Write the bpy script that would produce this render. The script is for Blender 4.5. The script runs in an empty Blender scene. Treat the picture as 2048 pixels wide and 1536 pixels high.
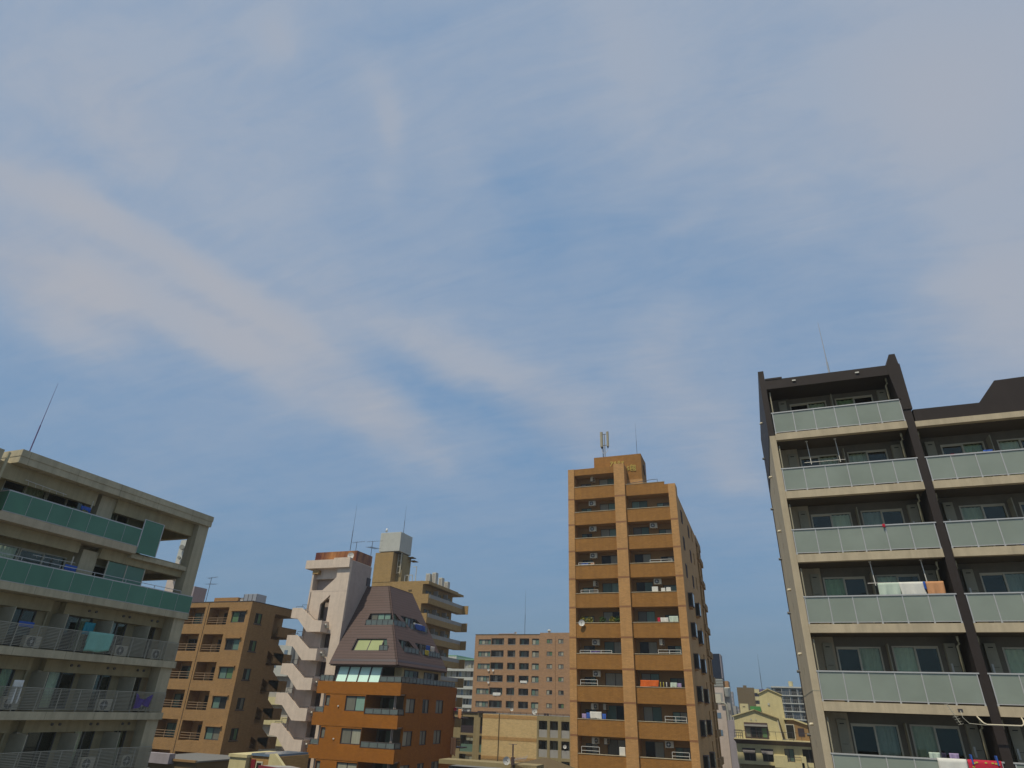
import bpy, math, random
from mathutils import Vector, Matrix
random.seed(7)
R_ = math.radians
Z0 = 20.0          # height of the camera above the street; all heights below are given from the camera's level

# ------------------------------------------------------------------ camera
scene = bpy.context.scene
COL = scene.collection
cam_d = bpy.data.cameras.new('camera')
cam = bpy.data.objects.new('camera', cam_d)
COL.objects.link(cam)
cam_d.sensor_width = 36.0
cam_d.lens = 36.0 * 1242.1 / 2048
cam_d.clip_start = 0.1
cam_d.clip_end = 6000
r_ = Vector((0.93690053, 0.34796989, 0.03368023)); u_ = Vector((0.13286215, -0.4435197, 0.88636218)); f_ = Vector((-0.3233652, 0.82595837, 0.46176587))
m = Matrix((r_, u_, -f_)).transposed().to_4x4()
m.translation = Vector((0, 0, Z0))
cam.matrix_world = m
scene.camera = cam

# ------------------------------------------------------------------ world, sun, exposure
SUN_AZ, SUN_EL = 200.0, 60.0      # azimuth clockwise from +Y
scene.view_settings.view_transform = 'Standard'
scene.view_settings.look = 'None'
scene.view_settings.gamma = 1
scene.view_settings.exposure = 0
world = bpy.data.worlds.new('World')
scene.world = world
world.use_nodes = True
wn, wl = world.node_tree.nodes, world.node_tree.links
wn.clear()
wo = wn.new('ShaderNodeOutputWorld'); bg = wn.new('ShaderNodeBackground')
bg.inputs['Strength'].default_value = 0.085
sky = wn.new('ShaderNodeTexSky'); sky.sky_type = 'NISHITA'; sky.sun_disc = False
sky.sun_elevation = R_(SUN_EL); sky.sun_rotation = R_(SUN_AZ)
sky.air_density = 1.0; sky.dust_density = 1.6; sky.ozone_density = 1.6
tc = wn.new('ShaderNodeTexCoord')

def wmath(op, a, b=None, c=None, clamp=False):
    n = wn.new('ShaderNodeMath'); n.operation = op; n.use_clamp = clamp
    for i, v in enumerate((a, b, c)):
        if v is None: continue
        if isinstance(v, (int, float)): n.inputs[i].default_value = v
        else: wl.new(v, n.inputs[i])
    return n.outputs[0]
def wvec(op, a, b=None, out='Vector'):
    n = wn.new('ShaderNodeVectorMath'); n.operation = op
    for i, v in enumerate((a, b)):
        if v is None: continue
        if isinstance(v, (tuple, Vector)): n.inputs[i].default_value = tuple(v)
        elif isinstance(v, (int, float)): n.inputs['Scale'].default_value = v
        else: wl.new(v, n.inputs[i])
    return n.outputs[out]
def wnoise(vec, scale, detail=4, rough=.55, col=False):
    n = wn.new('ShaderNodeTexNoise'); wl.new(vec, n.inputs['Vector'])
    n.inputs['Scale'].default_value = scale; n.inputs['Detail'].default_value = detail; n.inputs['Roughness'].default_value = rough
    return n.outputs['Color' if col else 'Fac']
D = tc.outputs['Generated']
sep = wn.new('ShaderNodeSeparateXYZ'); wl.new(D, sep.inputs[0])
# the cloud sheet: directions projected on a flat layer
zz = wmath('ADD', wmath('MAXIMUM', sep.outputs[2], 0.0), 0.16)
cmb = wn.new('ShaderNodeCombineXYZ')
wl.new(wmath('DIVIDE', sep.outputs[0], zz), cmb.inputs[0]); wl.new(wmath('DIVIDE', sep.outputs[1], zz), cmb.inputs[1])
P = cmb.outputs[0]
# wisps drawn out along the wind
rot = wn.new('ShaderNodeMapping'); wl.new(P, rot.inputs[0]); rot.inputs['Rotation'].default_value = (0, 0, R_(28)); rot.inputs['Scale'].default_value = (1.0, 2.6, 1)
wisp = wnoise(rot.outputs[0], 1.5, 6, .6)
fine = wnoise(P, 3.0, 8, .66)
rot2 = wn.new('ShaderNodeMapping'); wl.new(P, rot2.inputs[0]); rot2.inputs['Rotation'].default_value = (0, 0, R_(40)); rot2.inputs['Scale'].default_value = (1.1, 4.2, 1)
fibre = wn.new('ShaderNodeTexNoise'); wl.new(rot2.outputs[0], fibre.inputs['Vector']); fibre.inputs['Scale'].default_value = 2.6; fibre.inputs['Detail'].default_value = 9; fibre.inputs['Roughness'].default_value = .68; fibre.inputs['Distortion'].default_value = 1.4
fibre = fibre.outputs['Fac']
warp = wvec('SCALE', wvec('SUBTRACT', wnoise(P, 1.3, 4, .55, True), (0.5, 0.5, 0.5)), 0.12)
warp2 = wvec('SCALE', wvec('SUBTRACT', wnoise(P, 5.0, 3, .6, True), (0.5, 0.5, 0.5)), 0.05)
W = wvec('NORMALIZE', wvec('ADD', wvec('ADD', D, warp), warp2))
def ae(a, e): return Vector((math.sin(R_(a)) * math.cos(R_(e)), math.cos(R_(a)) * math.cos(R_(e)), math.sin(R_(e))))
BANDS = [((-69.45, 28.57), (-59.47, 28.2), 2.21, 0.9), ((-61.07, 28.41), (-48.21, 26.96), 2.21, 0.9), ((-49.57, 27.05), (-34.22, 22.75), 2.31, 0.8), ((-36.32, 23.84), (-24.13, 19.04), 1.66, 0.6), ((-71.66, 33.15), (-62.58, 33.92), 1.38, 0.75), ((-63.39, 33.96), (-51.46, 31.73), 1.29, 0.85), ((-52.41, 31.88), (-41.11, 28.48), 1.38, 0.7), ((-46.32, 33.58), (-30.25, 30.5), 2.31, 0.5), ((-31.36, 30.84), (-12.91, 24.24), 2.54, 0.75), ((-7.35, 32.14), (-0.24, 19.55), 3.69, 0.6), ((22.15, 29.29), (22.29, 23.9), 4.37, 0.9), ((-42.28, 52.78), (-38.48, 48.07), 1.01, 0.45), ((-39.0, 48.78), (-37.62, 42.41), 0.92, 0.35), ((-10.97, 59.0), (-4.14, 49.25), 2.77, 0.5), ((18.98, 50.7), (30.15, 42.38), 5.98, 0.5), ((24.68, 44.87), (26.19, 33.81), 5.06, 0.5), ((-73.8, 41.93), (-59.94, 42.48), 5.06, 0.45), ((-65.74, 42.11), (-59.45, 39.42), 1.84, 0.3), ((-54.14, 53.32), (-51.89, 51.43), 1.2, 0.6), ((-4.75, 41.12), (0.92, 41.77), 0.65, 0.4), ((9.43, 38.49), (13.14, 38.29), 0.92, 0.2), ((-63.8, 24.51), (-56.72, 23.76), 1.57, 0.45), ((-19.89, 22.85), (-13.48, 21.52), 1.84, 0.4), ((-53.85, 14.81), (-48.23, 14.64), 2.77, 0.2), ((-33.44, 49.64), (-28.26, 45.73), 1.84, 0.25), ((3.72, 46.76), (10.76, 43.04), 1.84, 0.2), ((-50.71, 37.99), (-36.78, 37.32), 2.77, 0.25), ((-1.6, 19.23), (1.68, 18.11), 1.84, 0.3), ((-54.36, 40.99), (-47.27, 43.22), 2.77, 0.15), ]
DARKS = [((-36.02, 27.74), (-16.91, 24.27), 1.57, 0.5), ((-20.44, 24.21), (-15.93, 20.17), 1.84, 0.4), ((-55.54, 29.59), (-44.87, 28.17), 0.65, 0.5), ((-63.05, 32.28), (-55.95, 30.72), 0.55, 0.35), ((-63.44, 27.05), (-51.87, 24.73), 0.83, 0.45), ((-22.69, 46.9), (-18.68, 38.85), 2.31, 0.35), ((-14.57, 41.86), (4.09, 36.74), 2.77, 0.3), ]
def bands(lst):
    total = None
    for a, b, w, s in lst:
        A, B = ae(*a), ae(*b)
        n = A.cross(B).normalized(); t = (A + B).normalized(); l = n.cross(t)
        half = math.sin(A.angle(B) / 2) + math.sin(R_(w)) * .8
        dn = wmath('DIVIDE', wvec('DOT_PRODUCT', W, n, 'Value'), math.sin(R_(w)) * 1.45)
        dl = wmath('DIVIDE', wvec('DOT_PRODUCT', W, l, 'Value'), half)
        front = wmath('GREATER_THAN', wvec('DOT_PRODUCT', W, t, 'Value'), 0.0)
        q = wmath('ADD', wmath('MULTIPLY', dn, dn), wmath('POWER', wmath('ABSOLUTE', dl), 3.0))
        g = wmath('MULTIPLY', wmath('MULTIPLY', wmath('EXPONENT', wmath('MULTIPLY', q, -1.0)), s), front)
        total = g if total is None else wmath('ADD', total, g)
    return total
total = bands(BANDS); gaps = bands(DARKS)
veil = wmath('MULTIPLY', wmath('SUBTRACT', wmath('ADD', wmath('MULTIPLY', wisp, .45), wmath('ADD', wmath('MULTIPLY', fine, .3), wmath('MULTIPLY', fibre, .25))), 0.36, clamp=True), 2.0)
brk = wnoise(P, 1.9, 6, .65)
tex = wmath('MULTIPLY', wmath('ADD', wmath('MULTIPLY_ADD', fine, 0.9, 0.12), wmath('MULTIPLY', fibre, 0.62)), wmath('MULTIPLY_ADD', brk, 1.7, 0.2))
dens = wmath('ADD', wmath('MULTIPLY', total, wmath('MULTIPLY', tex, 0.62)), wmath('MULTIPLY', veil, 0.72))
high = wmath('MULTIPLY', wmath('SUBTRACT', sep.outputs[2], 0.2, clamp=True), wmath('ADD', wmath('MULTIPLY_ADD', fibre, 0.55, 0.35), wmath('MULTIPLY', fine, .65)))
dens = wmath('SUBTRACT', wmath('ADD', dens, high), wmath('MULTIPLY', gaps, 0.75), clamp=True)
low = wmath('MULTIPLY', sep.outputs[2], 4.2, clamp=True)
dens = wmath('MULTIPLY', wmath('MULTIPLY', dens, low), 0.92, clamp=True)
def wmix(fac, a, b, blend='MIX'):
    n = wn.new('ShaderNodeMix'); n.data_type = 'RGBA'; n.blend_type = blend
    if isinstance(fac, float): n.inputs[0].default_value = fac
    else: wl.new(fac, n.inputs[0])
    for s_, v in ((6, a), (7, b)):
        if isinstance(v, tuple): n.inputs[s_].default_value = (*v, 1)
        else: wl.new(v, n.inputs[s_])
    return n.outputs[2]
# the air itself: the physical sky, softened by haze that thickens to the horizon
hz = wmath('POWER', wmath('SUBTRACT', 1.0, wmath('MAXIMUM', sep.outputs[2], 0.0), clamp=True), 5.0)
air = wmix(0.72, sky.outputs[0], (1.9, 3.9, 6.75))
air = wmix(wmath('MULTIPLY', hz, 0.8), air, (1.5, 2.65, 3.75))
cloudy = wmix(dens, air, (4.05, 4.78, 6.0))
warm = wmath('MULTIPLY', wmath('SUBTRACT', total, 0.35, clamp=True), 0.42, clamp=True)
cloudy = wmix(warm, cloudy, (5.85, 5.4, 5.3))
wl.new(cloudy, bg.inputs['Color']); wl.new(bg.outputs[0], wo.inputs['Surface'])

sun_d = bpy.data.lights.new('sun', 'SUN'); sun_d.energy = 3.25; sun_d.angle = R_(0.9); sun_d.color = (1.0, 0.925, 0.74)
sun = bpy.data.objects.new('sun', sun_d); COL.objects.link(sun)
sdir = ae(SUN_AZ, SUN_EL)
sun.rotation_mode = 'QUATERNION'; sun.rotation_quaternion = sdir.to_track_quat('Z', 'Y')
sun.location = (0, -60, 120)

# ------------------------------------------------------------------ materials
MATS = {}
class NT:
    def __init__(s, name):
        s.m = bpy.data.materials.new(name); s.m.use_nodes = True
        s.n, s.l = s.m.node_tree.nodes, s.m.node_tree.links
        s.p = s.n['Principled BSDF']; s.out = s.n['Material Output']
        s.tc = s.n.new('ShaderNodeTexCoord'); s.o = s.tc.outputs['Object']
        MATS[name] = s.m
    def math(s, op, a, b=None, clamp=False):
        n = s.n.new('ShaderNodeMath'); n.operation = op; n.use_clamp = clamp
        for i, v in enumerate((a, b)):
            if v is None: continue
            if isinstance(v, (int, float)): n.inputs[i].default_value = v
            else: s.l.new(v, n.inputs[i])
        return n.outputs[0]
    def mapping(s, vec, scale):
        n = s.n.new('ShaderNodeMapping'); s.l.new(vec, n.inputs[0]); n.inputs['Scale'].default_value = scale
        return n.outputs[0]
    def noise(s, vec, scale, detail=4, rough=.6):
        n = s.n.new('ShaderNodeTexNoise'); s.l.new(vec, n.inputs['Vector']); n.inputs['Scale'].default_value = scale
        n.inputs['Detail'].default_value = detail; n.inputs['Roughness'].default_value = rough
        return n.outputs['Fac']
    def mix(s, fac, a, b, blend='MIX'):
        n = s.n.new('ShaderNodeMix'); n.data_type = 'RGBA'; n.blend_type = blend
        if isinstance(fac, (int, float)): n.inputs[0].default_value = fac
        else: s.l.new(fac, n.inputs[0])
        for k, v in ((6, a), (7, b)):
            if isinstance(v, tuple): n.inputs[k].default_value = (*v, 1)
            else: s.l.new(v, n.inputs[k])
        return n.outputs[2]
    def scale_col(s, rgb, fac_lo, fac_hi, fac):
        lo = tuple(min(1, c * fac_lo) for c in rgb); hi = tuple(min(1, c * fac_hi) for c in rgb)
        return s.mix(fac, lo, hi)
    def bump(s, h, strength=.3, dist=.02):
        n = s.n.new('ShaderNodeBump'); n.inputs['Strength'].default_value = strength; n.inputs['Distance'].default_value = dist
        s.l.new(h, n.inputs['Height']); s.l.new(n.outputs[0], s.p.inputs['Normal'])

def wall_uv(t):
    sp = t.n.new('ShaderNodeSeparateXYZ'); t.l.new(t.o, sp.inputs[0])
    c = t.n.new('ShaderNodeCombineXYZ'); t.l.new(t.math('ADD', sp.outputs[0], sp.outputs[1]), c.inputs[0]); t.l.new(sp.outputs[2], c.inputs[1])
    return c.outputs[0], sp
def wallmat(name, rgb, var=.16, tile=None, streak=.25, rough=.8, mortar=.75, bump=.25, panel=None):
    t = NT(name)
    big = t.noise(t.o, .35, 5, .62)
    str_ = t.noise(t.mapping(t.o, (1.6, 1.6, .10)), 1.6, 5, .65)
    fin = t.noise(t.o, 9.0, 3, .6)
    c = t.scale_col(rgb, 1 - var, 1 + var, big)
    c = t.mix(t.math('MULTIPLY', t.math('SUBTRACT', str_, .42, True), 2.2 * streak * 2, True), c, tuple(v * .55 for v in rgb))
    mid = t.noise(t.o, 1.7, 6, .7)
    c = t.mix(t.math('MULTIPLY', t.math('SUBTRACT', mid, .45, True), 1.6, True), c, tuple(v * .66 for v in rgb))
    c = t.mix(t.math('MULTIPLY', fin, .22), c, tuple(v * .6 for v in rgb))
    h = fin
    uv, sp = wall_uv(t)
    if tile:
        b = t.n.new('ShaderNodeTexBrick'); t.l.new(uv, b.inputs['Vector'])
        b.inputs['Scale'].default_value = 1; b.inputs['Brick Width'].default_value = tile[0]; b.inputs['Row Height'].default_value = tile[1]
        b.inputs['Mortar Size'].default_value = tile[2]; b.inputs['Mortar Smooth'].default_value = .3; b.inputs['Bias'].default_value = 0
        b.inputs['Color1'].default_value = (1.08, 1.06, 1.04, 1); b.inputs['Color2'].default_value = (.88, .87, .86, 1); b.inputs['Mortar'].default_value = (mortar, mortar, mortar, 1)
        c = t.mix(1.0, c, b.outputs['Color'], 'MULTIPLY')
        h = t.math('SUBTRACT', t.math('MULTIPLY', fin, .3), b.outputs['Fac'])
    if panel:   # joints between cast sections
        b = t.n.new('ShaderNodeTexBrick'); t.l.new(uv, b.inputs['Vector'])
        b.offset = 0; b.inputs['Scale'].default_value = 1; b.inputs['Brick Width'].default_value = panel[0]; b.inputs['Row Height'].default_value = panel[1]
        b.inputs['Mortar Size'].default_value = .018; b.inputs['Mortar Smooth'].default_value = .5
        b.inputs['Color1'].default_value = (1.03, 1.03, 1.03, 1); b.inputs['Color2'].default_value = (.97, .97, .97, 1); b.inputs['Mortar'].default_value = (.62, .62, .62, 1)
        c = t.mix(1.0, c, b.outputs['Color'], 'MULTIPLY')
    t.l.new(c, t.p.inputs['Base Color']); t.p.inputs['Roughness'].default_value = rough; t.p.inputs['Specular IOR Level'].default_value = .25
    t.bump(h, bump, .01)
    return t.m
def plain(name, rgb, rough=.6, metal=0, var=.12, spec=.5, sc=3.0):
    t = NT(name); n = t.noise(t.o, sc, 4, .6)
    t.l.new(t.scale_col(rgb, 1 - var, 1 + var, n), t.p.inputs['Base Color'])
    t.p.inputs['Roughness'].default_value = rough; t.p.inputs['Metallic'].default_value = metal
    t.p.inputs['Specular IOR Level'].default_value = spec
    return t.m
def glassmat(name, tint=(.75, .8, .78), refl=.5, ior=1.5):
    # thin window glass: mirror at grazing angles, see-through head on
    t = NT(name); t.n.remove(t.p)
    tr = t.n.new('ShaderNodeBsdfTransparent'); tr.inputs[0].default_value = (*tint, 1)
    gl = t.n.new('ShaderNodeBsdfGlossy'); gl.inputs['Roughness'].default_value = .04; gl.inputs[0].default_value = (.75, .75, .68, 1)
    nb = t.n.new('ShaderNodeBump'); nb.inputs['Strength'].default_value = .06; nb.inputs['Distance'].default_value = .05
    t.l.new(t.noise(t.o, .9, 2, .5), nb.inputs['Height']); t.l.new(nb.outputs[0], gl.inputs['Normal'])
    fr = t.n.new('ShaderNodeFresnel'); fr.inputs[0].default_value = ior
    mx = t.n.new('ShaderNodeMixShader'); t.l.new(t.math('ADD', t.math('MULTIPLY', fr.outputs[0], .8), .01, True), mx.inputs[0])
    t.l.new(tr.outputs[0], mx.inputs[1]); t.l.new(gl.outputs[0], mx.inputs[2]); t.l.new(mx.outputs[0], t.out.inputs[0])
    return t.m
def panemat(name, rgb, rough=.12, var=.35, stripes=True, spec=.22):
    # far window panes: glass with whatever hangs right behind it
    t = NT(name)
    a = t.noise(t.mapping(t.o, (6, 6, .4)), 1.3, 3, .6); b = t.noise(t.o, .6, 2, .5)
    c = t.scale_col(rgb, 1 - var, 1 + var, t.math('ADD', t.math('MULTIPLY', a, .6 if stripes else .2), t.math('MULTIPLY', b, .4 if stripes else .8)))
    t.l.new(c, t.p.inputs['Base Color']); t.p.inputs['Roughness'].default_value = rough; t.p.inputs['Specular IOR Level'].default_value = spec
    return t.m
def frosted(name, rgb, clear=.12, trans=.35, rough=.22):
    t = NT(name)
    n = t.noise(t.o, .8, 4, .6)
    c = t.scale_col(rgb, .86, 1.12, n)
    t.l.new(c, t.p.inputs['Base Color']); t.p.inputs['Roughness'].default_value = rough; t.p.inputs['Specular IOR Level'].default_value = .7
    t.bump(t.noise(t.o, .5, 2, .5), .25, .15)
    tl = t.n.new('ShaderNodeBsdfTranslucent'); t.l.new(c, tl.inputs[0])
    tr = t.n.new('ShaderNodeBsdfTransparent'); tr.inputs[0].default_value = (*[min(1, v * 1.6) for v in rgb], 1)
    m1 = t.n.new('ShaderNodeMixShader'); m1.inputs[0].default_value = trans; t.l.new(t.p.outputs[0], m1.inputs[1]); t.l.new(tl.outputs[0], m1.inputs[2])
    m2 = t.n.new('ShaderNodeMixShader'); t.l.new(t.math('MULTIPLY', t.noise(t.o, .55, 3, .5), clear * 2.2, True), m2.inputs[0]); t.l.new(m1.outputs[0], m2.inputs[1]); t.l.new(tr.outputs[0], m2.inputs[2])
    t.l.new(m2.outputs[0], t.out.inputs[0])
    return t.m
def coursemat(name, rgb, pitch=.28, rough=.5):
    # sheet roofing laid in level courses
    t = NT(name)
    sp = t.n.new('ShaderNodeSeparateXYZ'); t.l.new(t.o, sp.inputs[0])
    fr = t.math('FRACT', t.math('DIVIDE', sp.outputs[2], pitch))
    line = t.math('LESS_THAN', fr, .16)
    row = t.math('FLOOR', t.math('DIVIDE', sp.outputs[2], pitch))
    cv = t.n.new('ShaderNodeCombineXYZ'); t.l.new(row, cv.inputs[2]); t.l.new(t.math('MULTIPLY', t.math('ADD', sp.outputs[0], sp.outputs[1]), .35), cv.inputs[0])
    rn = t.noise(cv.outputs[0], .9, 2, .5)
    c = t.scale_col(rgb, .82, 1.2, rn)
    c = t.mix(t.math('MULTIPLY', t.noise(t.o, .5, 5, .7), .35), c, tuple(v * .62 for v in rgb))
    c = t.mix(t.math('MULTIPLY', line, .7), c, tuple(v * .22 for v in rgb)); t.p.inputs['Specular IOR Level'].default_value = .3
    t.l.new(c, t.p.inputs['Base Color']); t.p.inputs['Roughness'].default_value = rough
    t.bump(fr, .5, .03)
    return t.m

wallmat('grey_concrete', (.49, .42, .28), .2, streak=.5, panel=(2.7, 40))
wallmat('grey_plaster', (.42, .345, .20), .16, streak=.45)
wallmat('pale_concrete', (.53, .435, .295), .14, streak=.42)
wallmat('brown_paint', (.036, .026, .022), .2, streak=.2, rough=.6)
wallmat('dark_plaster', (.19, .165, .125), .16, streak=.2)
plain('soffit_dark', (.07, .054, .038), .8)  # dark brown sheets under the pale slabs and eave
wallmat('grey_panel', (.40, .36, .26), .1, streak=.15)
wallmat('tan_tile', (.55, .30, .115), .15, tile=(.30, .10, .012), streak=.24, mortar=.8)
wallmat('caramel_tile', (.37, .175, .043), .17, tile=(.30, .10, .014), streak=.28, mortar=.7)
plain('band_tile', (.27, .12, .045), .7)
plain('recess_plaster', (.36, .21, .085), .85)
wallmat('brown_tile', (.365, .210, .085), .16, tile=(.24, .08, .012), streak=.18, mortar=.72)
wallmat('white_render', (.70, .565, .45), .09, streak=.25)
wallmat('grey_and_shaded_render', (.46, .37, .32), .09, streak=.14)  # plain grey, and white_render with shade darkened in for the stair tower
wallmat('orange_brick', (.375, .135, .014), .12, tile=(.26, .09, .014), streak=.16, mortar=.68)
coursemat('mansard_sheet', (.105, .064, .055), .30, .65)
plain('gutter_metal', (.035, .022, .028), .5)
wallmat('ochre_tile', (.40, .26, .105), .1, tile=(.30, .10, .012), streak=.16, mortar=.78)
wallmat('red_tile', (.40, .23, .12), .07, tile=(.5, .2, .02), streak=.10, mortar=.85)
wallmat('beige_tile', (.64, .46, .22), .06, tile=(.4, .12, .012), streak=.12, mortar=.86)
wallmat('beige_band', (.46, .27, .10), .06, tile=(.4, .12, .012), streak=.12, mortar=.85)
wallmat('olive_concrete', (.30, .235, .12), .12, streak=.25)
wallmat('cream_render', (.62, .535, .29), .08, streak=.2)
wallmat('far_white', (.50, .50, .45), .08, streak=.1)
wallmat('far_grey', (.36, .34, .31), .12, streak=.2)
wallmat('far_brown', (.15, .105, .05), .1, streak=.1)
wallmat('lavender_render', (.33, .29, .30), .1, streak=.2)
wallmat('pinkish_render', (.56, .46, .39), .08, streak=.2)
plain('green_roof', (.17, .33, .20), .6)
plain('bright_green', (.05, .22, .06), .6)
plain('navy_panel', (.012, .018, .035), .35, var=.3)
plain('steel', (.42, .42, .42), .4, .6)
plain('rail_grey', (.30, .28, .22), .5)
plain('dark_steel', (.045, .042, .045), .5)
plain('brown_steel', (.075, .045, .04), .5)
plain('aluminium', (.52, .50, .47), .38, .35)
plain('tan_rail', (.32, .21, .12), .5)
plain('dull_white', (.60, .53, .39), .6)
plain('cream_frame', (.55, .50, .38), .5)
plain('white_paint', (.66, .63, .56), .5)
plain('old_white', (.50, .46, .36), .6)
plain('pipe_beige', (.40, .34, .20), .55)
plain('rust_white', (.62, .60, .55), .5)
plain('black_hole', (.008, .007, .007), .9)
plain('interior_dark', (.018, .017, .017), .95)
plain('asphalt', (.055, .054, .052), .9, var=.25)
plain('paving', (.13, .125, .115), .9)
plain('road_paint', (.7, .7, .68), .7)
plain('roof_membrane', (.16, .155, .145), .85, sc=.6)
plain('maroon_trim', (.20, .012, .022), .5)
plain('grey_fan', (.10, .095, .088), .6)
plain('gold_letter', (.62, .46, .10), .4, .3)
plain('purple_paint', (.12, .085, .20), .5)
plain('timber', (.26, .15, .055), .7)
t = NT('copper')
n1 = t.noise(t.mapping(t.o, (1.0, 1.0, .25)), 1.1, 4, .6)
n2 = t.noise(t.mapping(t.o, (.6, .6, 9)), 1.5, 3, .6); n1 = t.math('MULTIPLY', t.math('SUBTRACT', n1, .38, True), 3.2, True)
c = t.mix(n1, (.13, .026, .010), (.62, .26, .07)); c = t.mix(t.math('MULTIPLY', n2, .45), c, (.10, .03, .02))
t.l.new(c, t.p.inputs['Base Color']); t.p.inputs['Roughness'].default_value = .45; t.p.inputs['Metallic'].default_value = .25
glassmat('window_glass', (.93, .96, .90))
panemat('pane_teal', (.12, .19, .15)); panemat('pane_dark', (.022, .021, .018)); panemat('pane_grey', (.17, .165, .13)); panemat('pane_curtain', (.34, .33, .25)); panemat('pane_green', (.10, .17, .08)); panemat('pane_light_teal', (.22, .34, .27))
panemat('pane_aqua', (.64, .92, .78), .18, .12, False); panemat('pane_lime', (.33, .36, .17), .2, .15, False); panemat('pane_blue', (.14, .20, .27))
frosted('frosted_glass', (.42, .465, .395), .17, .30, .25)
frosted('green_glass', (.14, .34, .22), .16, .3, .16)
frosted('screen_glass', (.20, .38, .27), .25, .3, .12)
plain('rail_glass', (.13, .155, .145), .15, var=.2)
def cloth(name, rgb, var=.12): return plain(name, rgb, .9, 0, var, .1, 8)
cloth('curtain_white', (.80, .80, .64)); cloth('curtain_grey', (.60, .60, .46)); cloth('curtain_green', (.46, .56, .34)); cloth('curtain_blue', (.44, .46, .44))
cloth('cloth_white', (.66, .64, .58)); cloth('cloth_mint', (.22, .44, .36)); cloth('cloth_orange', (.62, .13, .03)); cloth('cloth_purple', (.11, .075, .21)); cloth('cloth_peach', (.55, .28, .14)); cloth('cloth_blue', (.05, .12, .42)); cloth('cloth_red', (.5, .03, .06)); cloth('cloth_pale_green', (.48, .56, .47)); cloth('cloth_dark', (.04, .035, .06)); cloth('cloth_lilac', (.36, .28, .45)); cloth('cloth_yellow', (.50, .42, .08)); cloth('cloth_teal', (.05, .30, .36))
t = NT('leaf'); c = t.scale_col((.055, .115, .02), .5, 1.7, t.noise(t.o, 5, 3)); t.l.new(c, t.p.inputs['Base Color']); t.p.inputs['Roughness'].default_value = .6
t = NT('leaf_yellow'); c = t.scale_col((.30, .27, .03), .5, 1.5, t.noise(t.o, 5, 3)); t.l.new(c, t.p.inputs['Base Color']); t.p.inputs['Roughness'].default_value = .6

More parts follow.
